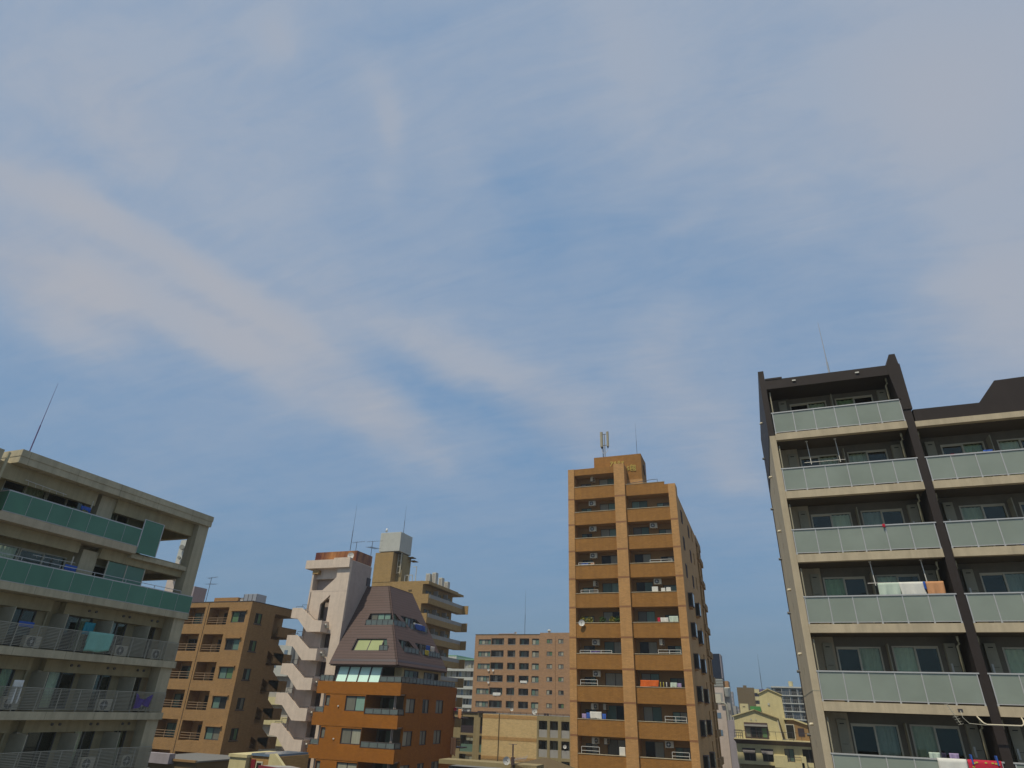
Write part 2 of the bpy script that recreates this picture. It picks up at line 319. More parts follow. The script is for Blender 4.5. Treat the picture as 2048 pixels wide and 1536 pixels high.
# ------------------------------------------------------------------ mesh helpers
class F:
    """A facade plane: a runs along it, d points out of it, z up. k: '-y' faces the camera, '+x' faces right, '-x' faces left, '+y' back."""
    def __init__(s, k, c): s.k, s.c = k, c
    def __call__(s, a, d, z):
        if s.k == '-y': return (a, s.c - d, z)
        if s.k == '+y': return (a, s.c + d, z)
        if s.k == '+x': return (s.c + d, a, z)
        return (s.c - d, a, z)
class MB:
    def __init__(s): s.v, s.f = [], []
    def hexa(s, p):
        i = len(s.v); s.v += p
        for q in ((0, 3, 2, 1), (4, 5, 6, 7), (0, 1, 5, 4), (1, 2, 6, 5), (2, 3, 7, 6), (3, 0, 4, 7)): s.f.append(tuple(i + k for k in q))
        return s
    def box(s, x0, x1, y0, y1, z0, z1):
        return s.hexa([(x0, y0, z0), (x1, y0, z0), (x1, y1, z0), (x0, y1, z0), (x0, y0, z1), (x1, y0, z1), (x1, y1, z1), (x0, y1, z1)])
    def fb(s, F_, a0, a1, d0, d1, z0, z1):
        p, q = F_(a0, d0, z0), F_(a1, d1, z1)
        return s.box(min(p[0], q[0]), max(p[0], q[0]), min(p[1], q[1]), max(p[1], q[1]), z0, z1)
    def quad(s, *p):
        i = len(s.v); s.v += list(p); s.f.append(tuple(range(i, i + len(p)))); return s
    def prism(s, poly0, poly1):
        """two matching outlines joined by sides"""
        i = len(s.v); n = len(poly0); s.v += list(poly0) + list(poly1)
        s.f.append(tuple(range(i, i + n))); s.f.append(tuple(range(i + 2 * n - 1, i + n - 1, -1)))
        for k in range(n): s.f.append((i + k, i + n + k, i + n + (k + 1) % n, i + (k + 1) % n))
        return s
    def fprism(s, F_, poly, d0, d1):
        return s.prism([F_(a, d0, z) for a, z in poly], [F_(a, d1, z) for a, z in poly])
    def tube(s, pts, r, n=8, r1=None):
        pts = [Vector(p) for p in pts]; i = len(s.v); N = len(pts)
        for k, p in enumerate(pts):
            t_ = ((pts[min(k + 1, N - 1)]) - pts[max(k - 1, 0)]).normalized()
            a = Vector((0, 0, 1)) if abs(t_.z) < .9 else Vector((1, 0, 0))
            u = t_.cross(a).normalized(); w = t_.cross(u)
            rr = r if r1 is None else r + (r1 - r) * k / (N - 1)
            for j in range(n):
                g = 2 * math.pi * j / n; s.v.append(tuple(p + (u * math.cos(g) + w * math.sin(g)) * rr))
        for k in range(N - 1):
            for j in range(n):
                s.f.append((i + k * n + j, i + k * n + (j + 1) % n, i + (k + 1) * n + (j + 1) % n, i + (k + 1) * n + j))
        s.f.append(tuple(range(i + n - 1, i - 1, -1))); s.f.append(tuple(range(i + (N - 1) * n, i + N * n)))
        return s
    def sheet(s, fn, nu, nv, thick=None):
        i = len(s.v)
        for b in range(nv + 1):
            for a in range(nu + 1): s.v.append(tuple(fn(a / nu, b / nv)))
        for b in range(nv):
            for a in range(nu):
                k = i + b * (nu + 1) + a; s.f.append((k, k + 1, k + nu + 2, k + nu + 1))
        return s
    def facade(s, F_, a0, a1, z0, z1, holes, depth, closed=True):
        """wall skin with real openings: holes = (a0,a1,z0,z1)"""
        A = sorted({a0, a1, *[h[0] for h in holes], *[h[1] for h in holes]}); Zs = sorted({z0, z1, *[h[2] for h in holes], *[h[3] for h in holes]})
        def inside(a, z): return any(h[0] < a < h[1] and h[2] < z < h[3] for h in holes)
        for z_, z2 in zip(Zs, Zs[1:]):
            run = None
            for a_, a2 in zip(A, A[1:]):
                if inside((a_ + a2) / 2, (z_ + z2) / 2):
                    if run is not None: s.quad(F_(run, 0, z_), F_(a_, 0, z_), F_(a_, 0, z2), F_(run, 0, z2)); run = None
                elif run is None: run = a_
            if run is not None: s.quad(F_(run, 0, z_), F_(a1, 0, z_), F_(a1, 0, z2), F_(run, 0, z2))
        rects = list(holes) + ([(a0, a1, z0, z1)] if closed else [])
        for h in rects:
            for (p, q) in (((h[0], h[2]), (h[1], h[2])), ((h[1], h[2]), (h[1], h[3])), ((h[1], h[3]), (h[0], h[3])), ((h[0], h[3]), (h[0], h[2]))):
                s.quad(F_(p[0], 0, p[1]), F_(q[0], 0, q[1]), F_(q[0], -depth, q[1]), F_(p[0], -depth, p[1]))
        return s
    def build(s, name, mat, parent=None, smooth=False, label=None, bevel=0):
        org = Vector(parent['_org']) if parent is not None and '_org' in parent else Vector((0, 0, 0))
        me = bpy.data.meshes.new(name)
        off = Vector((0, 0, Z0)) - org
        me.from_pydata([tuple(Vector(v) + off) for v in s.v], [], s.f)
        me.materials.append(MATS[mat]); me.validate()
        import bmesh
        bm = bmesh.new(); bm.from_mesh(me); bmesh.ops.recalc_face_normals(bm, faces=bm.faces); bm.to_mesh(me); bm.free()
        if smooth:
            for p in me.polygons: p.use_smooth = True
        o = bpy.data.objects.new(name, me); COL.objects.link(o)
        if parent is not None:
            o.parent = parent
            if '_org' in parent: o['_org'] = parent['_org']
        if label: o['label'] = label
        if bevel:
            b = o.modifiers.new('bevel', 'BEVEL'); b.width = bevel; b.segments = 2; b.limit_method = 'ANGLE'
        return o
def thing(name, label, cat, x, y, z, group=None):
    """an Empty at the base of the thing (z from camera level)"""
    o = bpy.data.objects.new(name, None); COL.objects.link(o)
    o.location = (x, y, z + Z0); o.empty_display_size = .2
    o['_org'] = (x, y, z + Z0); o['label'] = label; o['category'] = cat
    if group: o['group'] = group
    return o
def solo(o, label, cat, group=None, kind=None):
    o['label'] = label; o['category'] = cat
    if group: o['group'] = group
    if kind: o['kind'] = kind
    # origin at the bottom centre of the mesh
    vs = [v.co for v in o.data.vertices]
    c = Vector(((min(v.x for v in vs) + max(v.x for v in vs)) / 2, (min(v.y for v in vs) + max(v.y for v in vs)) / 2, min(v.z for v in vs)))
    o.data.transform(Matrix.Translation(-c)); o.location = c
    return o
def kids(o): return [c for c in bpy.data.objects if c.parent == o]
def copy_tree(o, parent=None):
    c = o.copy(); COL.objects.link(c); c.parent = parent
    for ch in kids(o): copy_tree(ch, c)
    return c
def dup(proto, loc, label, group=None, rz=0, scale=None):
    c = copy_tree(proto); c.location = (loc[0], loc[1], loc[2] + Z0); c.rotation_euler = (0, 0, rz); c['label'] = label
    if group: c['group'] = group
    if scale: c.scale = (scale,) * 3
    return c

PANES = ['pane_teal', 'pane_dark', 'pane_grey', 'pane_curtain', 'pane_dark', 'pane_teal']
def window(parent, F_, a0, a1, z0, z1, frame='dark_steel', n=2, depth=-.12, fw=.05, panes=None, name='window'):
    """frame with n sliding sashes; each pane its own colour only because of what hangs behind it"""
    m_ = MB()
    m_.fb(F_, a0, a1, depth - .03, depth + .05, z0, z0 + fw); m_.fb(F_, a0, a1, depth - .03, depth + .05, z1 - fw, z1)
    m_.fb(F_, a0, a0 + fw, depth - .03, depth + .05, z0 + fw, z1 - fw); m_.fb(F_, a1 - fw, a1, depth - .03, depth + .05, z0 + fw, z1 - fw)
    for k in range(1, n):
        a = a0 + (a1 - a0) * k / n; m_.fb(F_, a - fw * .6, a + fw * .6, depth - .03, depth + .03, z0 + fw, z1 - fw)
    w = m_.build(name, frame, parent)
    for k in range(n):
        b0 = a0 + (a1 - a0) * k / n + fw * .6; b1 = a0 + (a1 - a0) * (k + 1) / n - fw * .6
        MB().fb(F_, b0, b1, depth - .02 - .01 * k, depth - .01 * k, z0 + fw * .6, z1 - fw * .6).build('pane', (panes[k % len(panes)] if panes else random.choice(PANES)), w)
    return w
def near_window(parent, F_, a0, a1, z0, z1, frame='cream_frame', curtain=('curtain_white', 1), dark_side=0, fw=.055, depth=-.05):
    """see-through sliding window with a room and a pleated curtain behind it (opening must exist in the wall)"""
    w = MB()
    mid = (a0 + a1) / 2
    for (x0, x1, q0, q1) in ((a0, a1, z0, z0 + fw), (a0, a1, z1 - fw, z1), (a0, a0 + fw, z0 + fw, z1 - fw), (a1 - fw, a1, z0 + fw, z1 - fw), (mid - fw * .6, mid + fw * .6, z0 + fw, z1 - fw)):
        w.fb(F_, x0, x1, depth - .05, depth + .05, q0, q1)
    # the front sash carries a second inner frame
    s0, s1 = (a0 + fw, mid - fw * .6) if dark_side == 0 else (mid + fw * .6, a1 - fw)
    for (x0, x1, q0, q1) in ((s0, s1, z0 + fw, z0 + fw * 1.8), (s0, s1, z1 - fw * 1.8, z1 - fw)): w.fb(F_, x0, x1, depth - .02, depth + .02, q0, q1)
    w = w.build('window', frame, parent)
    MB().fb(F_, a0 + fw * .5, a1 - fw * .5, depth - .012, depth, z0 + fw * .5, z1 - fw * .5).build('pane', 'window_glass', w)
    if curtain:
        c0, c1 = (mid, a1 - fw) if dark_side == 0 else (a0 + fw, mid)
        if curtain[1] > 1: c0, c1 = a0 + fw, a1 - fw
        nu = int((c1 - c0) / .03)
        ph = random.random() * 6
        MB().sheet(lambda u, v: F_(c0 + (c1 - c0) * u, -.22 + .035 * math.sin(u * (c1 - c0) * 34 + ph + math.sin(u * 9)) * (.6 + .4 * v), z0 + .05 + (z1 - z0 - .1) * v), nu, 3).build('curtain', curtain[0], w, smooth=True)
    return w

def rail_bars(m_, F_, a0, a1, d, z0, z1, nbar=2, post=1.0, r=.02):
    for k in range(nbar):
        z = z1 - (z1 - z0) * k / max(1, nbar); m_.fb(F_, a0, a1, d - r, d + r, z - r, z + r)
    n = max(1, round((a1 - a0) / post))
    for k in range(n + 1):
        a = a0 + (a1 - a0) * k / n; m_.fb(F_, a - r, a + r, d - r * .9, d + r * .9, z0, z1 - r)

# ------------------------------------------------------------------ ground and streets
g = MB(); g.quad((-2500, -300, -20), (2500, -300, -20), (2500, 5000, -20), (-2500, 5000, -20))
solo(g.build('ground', 'paving'), 'grey paved city ground under all the buildings', 'ground', kind='structure')
g = MB(); g.quad((-4.6, -60, -19.996), (.9, -60, -19.996), (.9, 600, -19.996), (-4.6, 600, -19.996))
solo(g.build('road', 'asphalt'), 'dark asphalt street between the orange tower and the balcony blocks', 'road', kind='structure')
g = MB(); g.quad((-600, 48.5, -19.992), (-5, 48.5, -19.992), (-5, 53.5, -19.992), (-600, 53.5, -19.992))
solo(g.build('side_road', 'asphalt'), 'dark asphalt side street in front of the brick buildings', 'road', kind='structure')
g = MB()
for k in range(60): g.box(-1.93, -1.81, -50 + k * 9, -46 + k * 9, -19.996, -19.988)
solo(g.build('road_marking', 'road_paint'), 'white dashed centre line along the street', 'road marking', kind='structure')
g = MB(); g.box(.9, 1.25, -60, 400, -20, -19.87)
solo(g.build('kerb', 'paving'), 'raised kerb along the right side of the street', 'kerb', kind='structure')
# ------------------------------------------------------------------ right-hand dark apartment block
T = thing('apartment_building', 'tall dark brown apartment block with frosted glass balconies on the right', 'building', 7.4, 35, -20)
FF, FB = F('-y', 30.0), F('-y', 31.5)
SL = [12.03 - 2.85 * k for k in range(12)]
m_ = MB(); m_.box(1.57, 1.83, 30, 39.3, 11.96, 15.47); m_.box(1.57, 1.83, 39.0, 39.3, -20, 11.9)
m_.build('upper_side_wall', 'brown_paint', T)
m_ = MB(); m_.box(1.60, 1.87, 30.0, 39.0, -20, 11.95); m_.build('side_wall', 'pale_concrete', T)
m_ = MB(); m_.box(1.83, 7.2, 30.0, 38.9, 14.43, 14.93); m_.box(1.84, 2.62, 29.98, 38.9, 14.93, 15.02); m_.build('roof', 'brown_paint', T)
m_ = MB(); m_.fprism(FF, [(7.2, 14.4), (7.2, 14.93), (7.41, 15.47), (7.66, 15.47), (7.70, 14.93), (7.74, 14.93), (7.74, 12.6), (7.36, 12.6)], 0.02, -8.9); m_.build('roof_fin', 'brown_paint', T)
MB().box(7.75, 13.15, 30.22, 31.49, 11.685, 11.699).build('eave_soffit', 'soffit_dark', T)
for x0 in (7.36, 13.16): MB().box(x0, x0 + .32, 30.02, 31.5, -20, 12.6 if x0 < 8 else 12.0).build('fin_wall', 'brown_paint', T)
m_ = MB(); m_.box(7.74, 13.6, 30.05, 38.9, 11.99, 12.57); m_.fprism(FF, [(10.3, 12.57), (11.12, 13.55), (13.6, 13.62), (13.6, 12.57)], -0.06, -8.9); m_.build('parapet', 'brown_paint', T)
MB().box(7.68, 13.6, 29.96, 31.5, 11.70, 11.96).build('eave', 'pale_concrete', T)
for x in (3.05, 5.83):
    MB().box(x, x + .16, 29.94, 29.99, 14.70, 14.755).build('fascia_lamp', 'white_paint', T)
# back wall with real openings, one storey at a time
hol1, hol2 = [], []
for k, s in enumerate(SL[:7]):
    hol1 += [(2.87, 4.54, s + .12, s + 2.12), (4.95, 6.61, s + .12, s + 2.16)]
    if k: hol2 += [(8.78, 10.45, s + .12, s + 2.12), (10.95, 12.62, s + .12, s + 2.12)]
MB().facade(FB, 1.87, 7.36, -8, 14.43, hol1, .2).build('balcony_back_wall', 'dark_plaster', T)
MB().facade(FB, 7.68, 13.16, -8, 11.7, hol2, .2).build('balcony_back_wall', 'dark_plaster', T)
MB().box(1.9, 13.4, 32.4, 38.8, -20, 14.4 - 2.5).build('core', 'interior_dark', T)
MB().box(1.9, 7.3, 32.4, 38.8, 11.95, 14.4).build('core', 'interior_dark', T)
MB().box(1.9, 13.4, 31.5, 32.3, -20, -8).build('lower_wall', 'dark_plaster', T)
sides1 = [('curtain_white', 1), ('curtain_grey', 1), ('curtain_white', 1), ('curtain_green', 1), ('curtain_grey', 1), ('curtain_blue', 1), ('curtain_white', 1)]
for k, s in enumerate(SL[:7]):
    lit = (1.875, 7.35)
    near_window(T, FB, 2.87, 4.54, s + .12, s + 2.12, curtain=sides1[k], dark_side=0 if k != 3 else 1)
    near_window(T, FB, 4.95, 6.61, s + .12, s + 2.16, curtain=sides1[(k + 3) % 7], dark_side=1)
    for bay, (x0, x1) in enumerate(((1.875, 7.35), (7.69, 13.15))):
        if bay == 1 and k == 0: continue
        MB().box(x0, x1, 29.97, 31.5, s - .33, s).build('balcony_slab', 'pale_concrete', T)
        if not (bay == 0 and k == 0):
            pass
        MB().box(x0, x1, 30.22, 31.49, s - .345, s - .331).build('balcony_soffit', 'soffit_dark', T)
        # railing: aluminium posts and rails round six frosted panes
        N = 6; w_ = (x1 - x0 - .06) / N
        rl = MB(); rl.box(x0 - .03, x1 + .05, 29.98, 30.05, s + 1.06, s + 1.11); rl.box(x0, x1, 30.0, 30.04, s + .055, s + .085)
        for j in range(N + 1):
            a = x0 + .03 + j * w_
            rl.box(a - .018, a + .018, 29.995, 30.035, s - .02, s + 1.06)
            rl.box(a - .03, a + .03, 29.99, 30.06, s, s + .05)
        rl = rl.build('balcony_railing', 'aluminium', T)
        for j in range(N):
            a = x0 + .03 + j * w_
            MB().box(a + .02, a + w_ - .02, 30.012, 30.024, s + .09, s + 1.055).build('glass_panel', 'frosted_glass', rl)
        if bay == 1:
            near_window(T, FB, 8.78, 10.45, s + .12, s + 2.12, curtain=sides1[(k + 2) % 7], dark_side=0 if k % 2 else 1); near_window(T, FB, 10.95, 12.62, s + .12, s + 2.12, curtain=sides1[(k + 5) % 7], dark_side=k % 2)
        px_ = x0 + 2.88
        MB().box(px_ - .015, px_ + .015, 30.95, 31.49, s + .08, s + 2.2).build('partition_panel', 'grey_panel', T)
        for cx, cw, dz in (((2.35, .36, 0), (6.80, .38, 0)) if bay == 0 else ((8.15, .38, 0), (12.75, .36, 0))):
            c_ = MB().box(cx, cx + cw, 31.28, 31.5, s + .15, s + 2.25).build('meter_cabinet', 'grey_panel', T, bevel=.01)
            MB().box(cx + cw * .28, cx + cw * .72, 31.262, 31.279, s + 2.08, s + 2.11).build('slot', 'black_hole', c_)
            MB().box(cx + cw * .2, cx + cw * .8, 31.266, 31.279, s + 1.38, s + 1.39).build('door_seam', 'black_hole', c_)
            if cx > 6: MB().box(cx + cw * .15, cx + cw * .32, 31.255, 31.279, s + 1.15, s + 1.5).build('meter_window', 'white_paint', c_)
        vx0 = x0 + 1.95
        for j, (dx, rr) in enumerate(((0, .05), (.45, .085), (.95, .085), (1.4, .05))):
            MB().tube([(vx0 + dx, 31.43, s + 2.62), (vx0 + dx, 31.499, s + 2.62)], rr, 14).build('vent_cap', 'grey_fan' if rr < .06 else 'dark_steel', T)
        xe = 7.2 if bay == 0 else 7.86
        top = s + 2.4
        MB().tube([(xe - .1, 30.35, top + .02), (xe - .1, 30.35, top - .12), (xe - .08 + .0, 30.42, top - .25), (xe - .14, 30.45, top - .33), (xe - .14, 30.45, s + .02)], .045, 8).build('downpipe', 'pipe_beige', T, smooth=True)
    if k:
        MB().box(1.88, 2.8, 31.36, 31.495, s, s + 2.5).build('corner_pier', 'pale_concrete', T)
    else:
        MB().box(1.88, 2.86, 31.38, 31.495, s, s + 2.38).build('corner_pier', 'dark_plaster', T)
    MB().tube([(1.96, 30.2, s + 2.3), (1.96, 30.2, s + .05)], .03, 8).build('downpipe', 'grey_panel', T)
# two hood vents per storey on the flank, each with the dirt that runs from it
for k in range(7):
    z = 14.3 - 2.85 * k - (0.25 if k else 0)
    h = MB().tube([(1.605 if k else 1.575, 33.9, z), (1.49, 33.9, z), (1.46, 33.9, z - .06)], .06, 10).build('vent_hood', 'dull_white', T, smooth=True)
    for dz, ln in ((.32, .28), (-.75, .3)):
        MB().box(1.565 if not k else 1.594, 1.5985 if k else 1.57, 33.9 - .03, 33.9 + .03, z + dz - ln / 2, z + dz + ln / 2).build('wall_stain', 'dark_plaster', T)
    MB().tube([(1.6, 38.2, z - .5), (1.44, 38.2, z - .5)], .07, 8).build('vent_hood', 'grey_fan', T)
MB().box(1.592, 1.875, 29.993, 38.9, 1.0, 1.03).build('wall_joint', 'grey_panel', T)

# laundry and poles on the right block (each lies on or hangs from the building: things of their own)
def drying_pole(x0, x1, ztop, zrod, label, y=30.45):
    t_ = thing('laundry_pole', label, 'laundry pole', (x0 + x1) / 2, y, zrod, 'laundry poles on the dark block')
    m_ = MB(); m_.tube([(x0, y, ztop), (x0 + .03, y, zrod - .1)], .018, 8); m_.tube([(x1, y, ztop), (x1 + .03, y, zrod - .1)], .018, 8)
    for x in (x0, x1): m_.tube([(x, y, ztop - .02), (x, y, ztop)], .06, 8)
    m_.build('hanger', 'white_paint', t_)
    MB().tube([(x0 - .25, y, zrod), (x1 + .25, y, zrod)], .015, 8).build('rod', 'aluminium', t_)
    return t_
s = SL[1]; drying_pole(3.2, 4.42, s + 2.5, s + 1.45, 'white hanging laundry rods on the second balcony from the top of the dark block')
s = SL[3]; drying_pole(4.68, 6.55, s + 2.5, s + 1.62, 'white laundry rods carrying pale towels on the fourth balcony from the top', y=30.3)
def hang(x0, x1, y, ztop, zbot, mat, label, group=None, sway=.03, cat='towel', name='towel', folds=5, plane='y', fold_over=True):
    ph = random.random() * 6
    def fn(u, v):
        a = x0 + (x1 - x0) * u; z = ztop - (ztop - zbot) * v
        d = sway * math.sin(u * folds * 2.2 + ph) * (.25 + v) + sway * .5 * math.sin(u * folds * 5 + ph * 2) * v
        z -= (.05 * math.sin(u * 3.1 + ph) + .03 * math.sin(u * 9 + ph * 3)) * v * (ztop - zbot)
        a += .03 * math.sin(v * 2.5 + ph) * (x1 - x0)
        return (a, y - .02 + d, z) if plane == 'y' else (y + .02 - d, a, z)
    m_ = MB(); m_.sheet(fn, 16, 8)
    if fold_over:
        def fb(u, v):
            a = x0 + (x1 - x0) * u; z = ztop - (ztop - zbot) * v * .7
            d = .05 + sway * .5 * math.sin(u * folds * 2 + ph)
            return (a, y + d * v + .0, z) if plane == 'y' else (y - d * v, a, z)
        m_.sheet(fb, 16, 6)
    o = m_.build(name, mat, None, smooth=True)
    so = o.modifiers.new('thickness', 'SOLIDIFY'); so.thickness = .008
    return solo(o, label, cat, group)
G = 'towels drying on the dark block'
hang(4.78, 5.58, 30.3, s + 1.62, s + 1.0, 'cloth_pale_green', 'pale green towel at the left end of the laundry rod', G)
hang(5.58, 6.45, 30.3, s + 1.63, s + .9, 'cloth_white', 'cream white sheet hanging in the middle of the laundry rod', G)
hang(6.5, 7.12, 30.3, s + 1.63, s + .95, 'cloth_peach', 'peach coloured towel at the right end of the laundry rod', G)
hang(6.42, 6.5, 30.27, s + 1.62, s + 1.3, 'cloth_blue', 'small blue patterned cloth between the white sheet and the peach towel', G, cat='cloth', name='cloth')
s = SL[2]; 
hang(5.42, 5.52, 29.96, s + 1.12, s + .98, 'cloth_red', 'tiny red cloth clipped on the third balcony handrail', cat='cloth', name='cloth')
s = SL[4]; hang(4.35, 4.72, 30.3, s + .7, s + .15, 'cloth_teal', 'turquoise cloth seen blurred behind a frosted balcony pane', cat='cloth', name='cloth')
s = SL[2]; solo(MB().box(10.35, 10.6, 30.7, 30.95, s, s + 1.3).build('storage_box', 'cloth_blue', None, bevel=.03), 'bright blue bin standing on the right bay balcony', 'bin')
s = SL[1]
hang(10.0, 10.35, 30.5, s + 1.35, s + 1.15, 'cloth_blue', 'rumpled blue cloth behind the second balcony of the right bay', cat='cloth', name='cloth')
hang(8.35, 8.55, 30.3, s + 1.2, s + .9, 'cloth_dark', 'dark sock on the thin line behind the second right bay balcony', cat='sock', name='sock')
solo(MB().tube([(8.3, 30.3, s + 1.22), (10.0, 30.3, s + 1.22)], .008, 6).build('clothes_line', 'aluminium', None), 'thin clothes line behind the second balcony of the right bay', 'clothes line')
hang(8.7, 8.85, 30.3, s + 1.22, s + .95, 'cloth_red', 'small red sock on the thin line of the right bay', cat='sock', name='sock')
s = SL[5]
hang(5.35, 6.22, 29.955, s + 1.13, s + .1, 'cloth_white', 'white towel with tan stripes over the lowest visible handrail', 'towels over the lowest handrail', sway=.02)
# the red festival-patterned towel: a red ground, a cream medallion and cream corner scrolls, all cloth
tw = hang(6.30, 7.30, 29.95, s + 1.13, s + .05, 'cloth_red', 'red towel with a cream round pattern held by two blue clips', 'towels over the lowest handrail', sway=.012)
def patch(points, mat, y=29.90, name='print'):
    c = MB(); c.quad(*[(x, y, z) for x, z in points]); o = c.build(name, mat, None)
    w = o.matrix_world.copy(); o.parent = tw; o.matrix_parent_inverse = tw.matrix_world.inverted(); return o
bpy.context.view_layer.update()
cx, cz = 6.82, s + .55
patch([(cx + .34 * math.cos(a / 20 * 2 * math.pi), cz + .34 * math.sin(a / 20 * 2 * math.pi)) for a in range(20)], 'cloth_yellow', 29.905)
patch([(cx + .30 * math.cos(a / 20 * 2 * math.pi), cz + .30 * math.sin(a / 20 * 2 * math.pi)) for a in range(20)], 'cloth_white', 29.90)
for (ax, az, cm) in ((-.1, .12, 'cloth_lilac'), (.08, .14, 'cloth_blue'), (0, .2, 'cloth_peach'), (-.16, .03, 'cloth_peach'), (.16, .04, 'cloth_lilac')):
    patch([(cx + ax + .05 * math.cos(a), cz + az + .04 * math.sin(a)) for a in (0, 1.05, 2.1, 3.14, 4.2, 5.24)], cm, 29.895)
for (ax, az) in ((-.36, .47), (-.28, .50), (.2, .50), (.30, .49), (.37, .46), (0, .50), (-.4, .36), (-.38, .26), (.4, .34)):
    patch([(cx + ax + .045 * math.cos(a), cz + az + .03 * math.sin(a)) for a in (0, 1.05, 2.1, 3.14, 4.2, 5.24)], 'cloth_yellow', 29.905)
for x, which in ((6.42, 'left'), (7.18, 'right')):
    solo(MB().box(x - .02, x + .02, 29.86, 30.08, s + .98, s + 1.28).build('towel_clip', 'cloth_blue', None, bevel=.01), 'blue plastic clip on the %s corner of the red towel' % which, 'clip', 'clips on the red towel')
hang(5.2, 5.55, 30.4, s + 1.28, s + .9, 'cloth_pale_green', 'pale shirt behind the white striped towel', cat='shirt', name='shirt')
hang(5.6, 5.75, 30.4, s + 1.28, s + .9, 'cloth_dark', 'black shirt hanging left of the lilac one', cat='shirt', name='shirt')
hang(5.85, 6.15, 30.4, s + 1.28, s + .9, 'cloth_lilac', 'lilac shirt behind the lowest visible handrail', cat='shirt', name='shirt')
# television aerial on a bent pipe bracket
t_ = thing('aerial_bracket', 'bent white pipe bracket under the lower balconies with a small aerial', 'aerial', 7.6, 29.8, SL[4] - .62)
z = SL[4] - .60
MB().tube([(6.95, 29.97, z + .25), (6.97, 29.80, z + .16), (7.03, 29.7, z + .05), (7.12, 29.66, z), (8.15, 29.66, z), (8.24, 29.7, z + .05), (8.28, 29.8, z + .16), (8.3, 29.97, z + .25)], .024, 8).build('pipe', 'dull_white', t_, smooth=True)
MB().tube([(6.42, 29.7, z + .42), (6.44, 29.72, z + .2), (6.6, 29.75, z + .02), (7.1, 29.68, z - .02)], .012, 6).build('cable', 'old_white', t_, smooth=True)
m_ = MB(); m_.tube([(6.05, 29.75, z + .62), (6.3, 29.6, z - .02)], .013, 6)
for j in range(9):
    q = j / 8; x, y, zz_ = 6.05 + .25 * q, 29.75 - .15 * q, z + .62 - .64 * q
    m_.tube([(x - .09, y, zz_ - .02), (x + .09, y, zz_ + .02)], .006, 5)
m_.build('aerial', 'rail_grey', t_)
MB().box(6.36, 6.5, 29.7, 29.8, z + .36, z + .48).build('junction_box', 'dark_steel', t_)

def rod(name, x, y, z0, z1, r0, label, mat='dark_steel', guy=False):
    m_ = MB(); m_.tube([(x, y, z0), (x, y, z0 + (z1 - z0) * .45)], r0, 8); m_.tube([(x, y, z0 + (z1 - z0) * .45), (x, y, z1)], r0 * .62, 8, r0 * .2)
    t_ = thing(name, label, 'lightning rod', x, y, z0, 'lightning rods on the roofs')
    m_.build('mast', mat, t_)
    MB().box(x - .15, x + .15, y - .15, y + .15, z0 - .02, z0 + .05).build('base_plate', mat, t_)
    if guy:
        MB().tube([(x + .12, y, z0), (x + .12, y, z0 + .9), (x, y, z0 + 1.0)], r0 * .6, 6).build('bracket', mat, t_)
    return t_
rod('lightning_rod', 5.23, 33, 15.0 - .03, 19.6, .045, 'thin lightning rod on the roof of the dark block at right', 'steel', True)

# ------------------------------------------------------------------ left-hand grey block
T = thing('apartment_building', 'grey concrete apartment block with green glass balconies at the left edge', 'building', -40, 20, -20)
FL, FLB = F('+x', -34.0), F('+x', -35.4)
LS = [7.71, 4.60, 1.80, -.97, -3.75, -6.52]
m_ = MB(); m_.box(-46, -34.03, 18.98, 32.0, 10.15, 10.50); m_.box(-46, -34.0, 18.96, 32.02, 10.50, 10.84); m_.build('roof', 'grey_concrete', T)
m_ = MB(); m_.box(-46, -34.15, 9, 18.25, 4.5, 10.55); m_.box(-46, -34.12, 9, 18.0, -20, 4.2); m_.build('side_wing', 'grey_concrete', T)
MB().tube([(-34.15, 18.5, 10.5), (-34.15, 18.5, 8.0)], .07, 8).build('downpipe', 'pipe_beige', T)
m_ = MB(); m_.box(-34.95, -34.2, 31.15, 31.98, -20, 10.15); m_.build('corner_pillar', 'grey_concrete', T)
hol = []
top_w = {0: [(19.5, 24.05), (25.35, 26.95)], 1: [(19.0, 24.05), (25.5, 28.0)]}
low_w = [(19.4, 21.0), (22.1, 23.5), (25.25, 26.75), (27.75, 29.0), (30.2, 31.05)]
for k, s in enumerate(LS[:5]):
    for a, b in (top_w[k] if k < 2 else low_w): hol.append((a, b, s + .1, s + 1.9))
MB().facade(FLB, 18.25, 28.38, 4.3, 10.15, [h for h in hol if h[2] > 4.5], .2).build('balcony_back_wall', 'grey_plaster', T)
MB().facade(FLB, 12.0, 31.95, -8, 4.3, [h for h in hol if h[2] < 4.3], .2).build('balcony_back_wall', 'grey_plaster', T)
MB().box(-46, -36.4, 12, 28.38, 4.3, 10.1).build('core', 'interior_dark', T)
MB().box(-46, -36.4, 12, 31.95, -20, 4.2).build('core', 'interior_dark', T)
MB().box(-40, -36.4, 28.381, 28.5, 4.6, 10.14).build('terrace_wall', 'grey_plaster', T)
MB().box(-36.4, -34.62, 28.381, 28.44, 7.72, 9.35).build('terrace_wall', 'grey_plaster', T)
m_ = MB(); m_.box(-40, -34.96, 31.62, 31.96, 9.42, 10.14); m_.box(-40, -34.96, 31.62, 31.96, 6.75, 7.45)
m_.build('terrace_beam', 'grey_plaster', T)
m_ = MB(); m_.box(-34.9, -34.6, 18.3, 24.0, 9.36, 10.14); m_.box(-34.9, -34.6, 25.3, 31.14, 9.36, 10.14); m_.box(-34.92, -34.6, 26.99, 31.14, 6.72, 7.48); m_.box(-34.9, -34.6, 10, 24.0, 6.72, 7.29); m_.box(-34.9, -34.6, 25.3, 26.98, 6.72, 7.29)
for s in LS[1:5]: m_.box(-35.38, -34.95, 12, 23.9, s - .95, s - .37); m_.box(-35.38, -34.95, 24.6, 31.14, s - .95, s - .37)
m_.build('beam', 'grey_plaster', T)
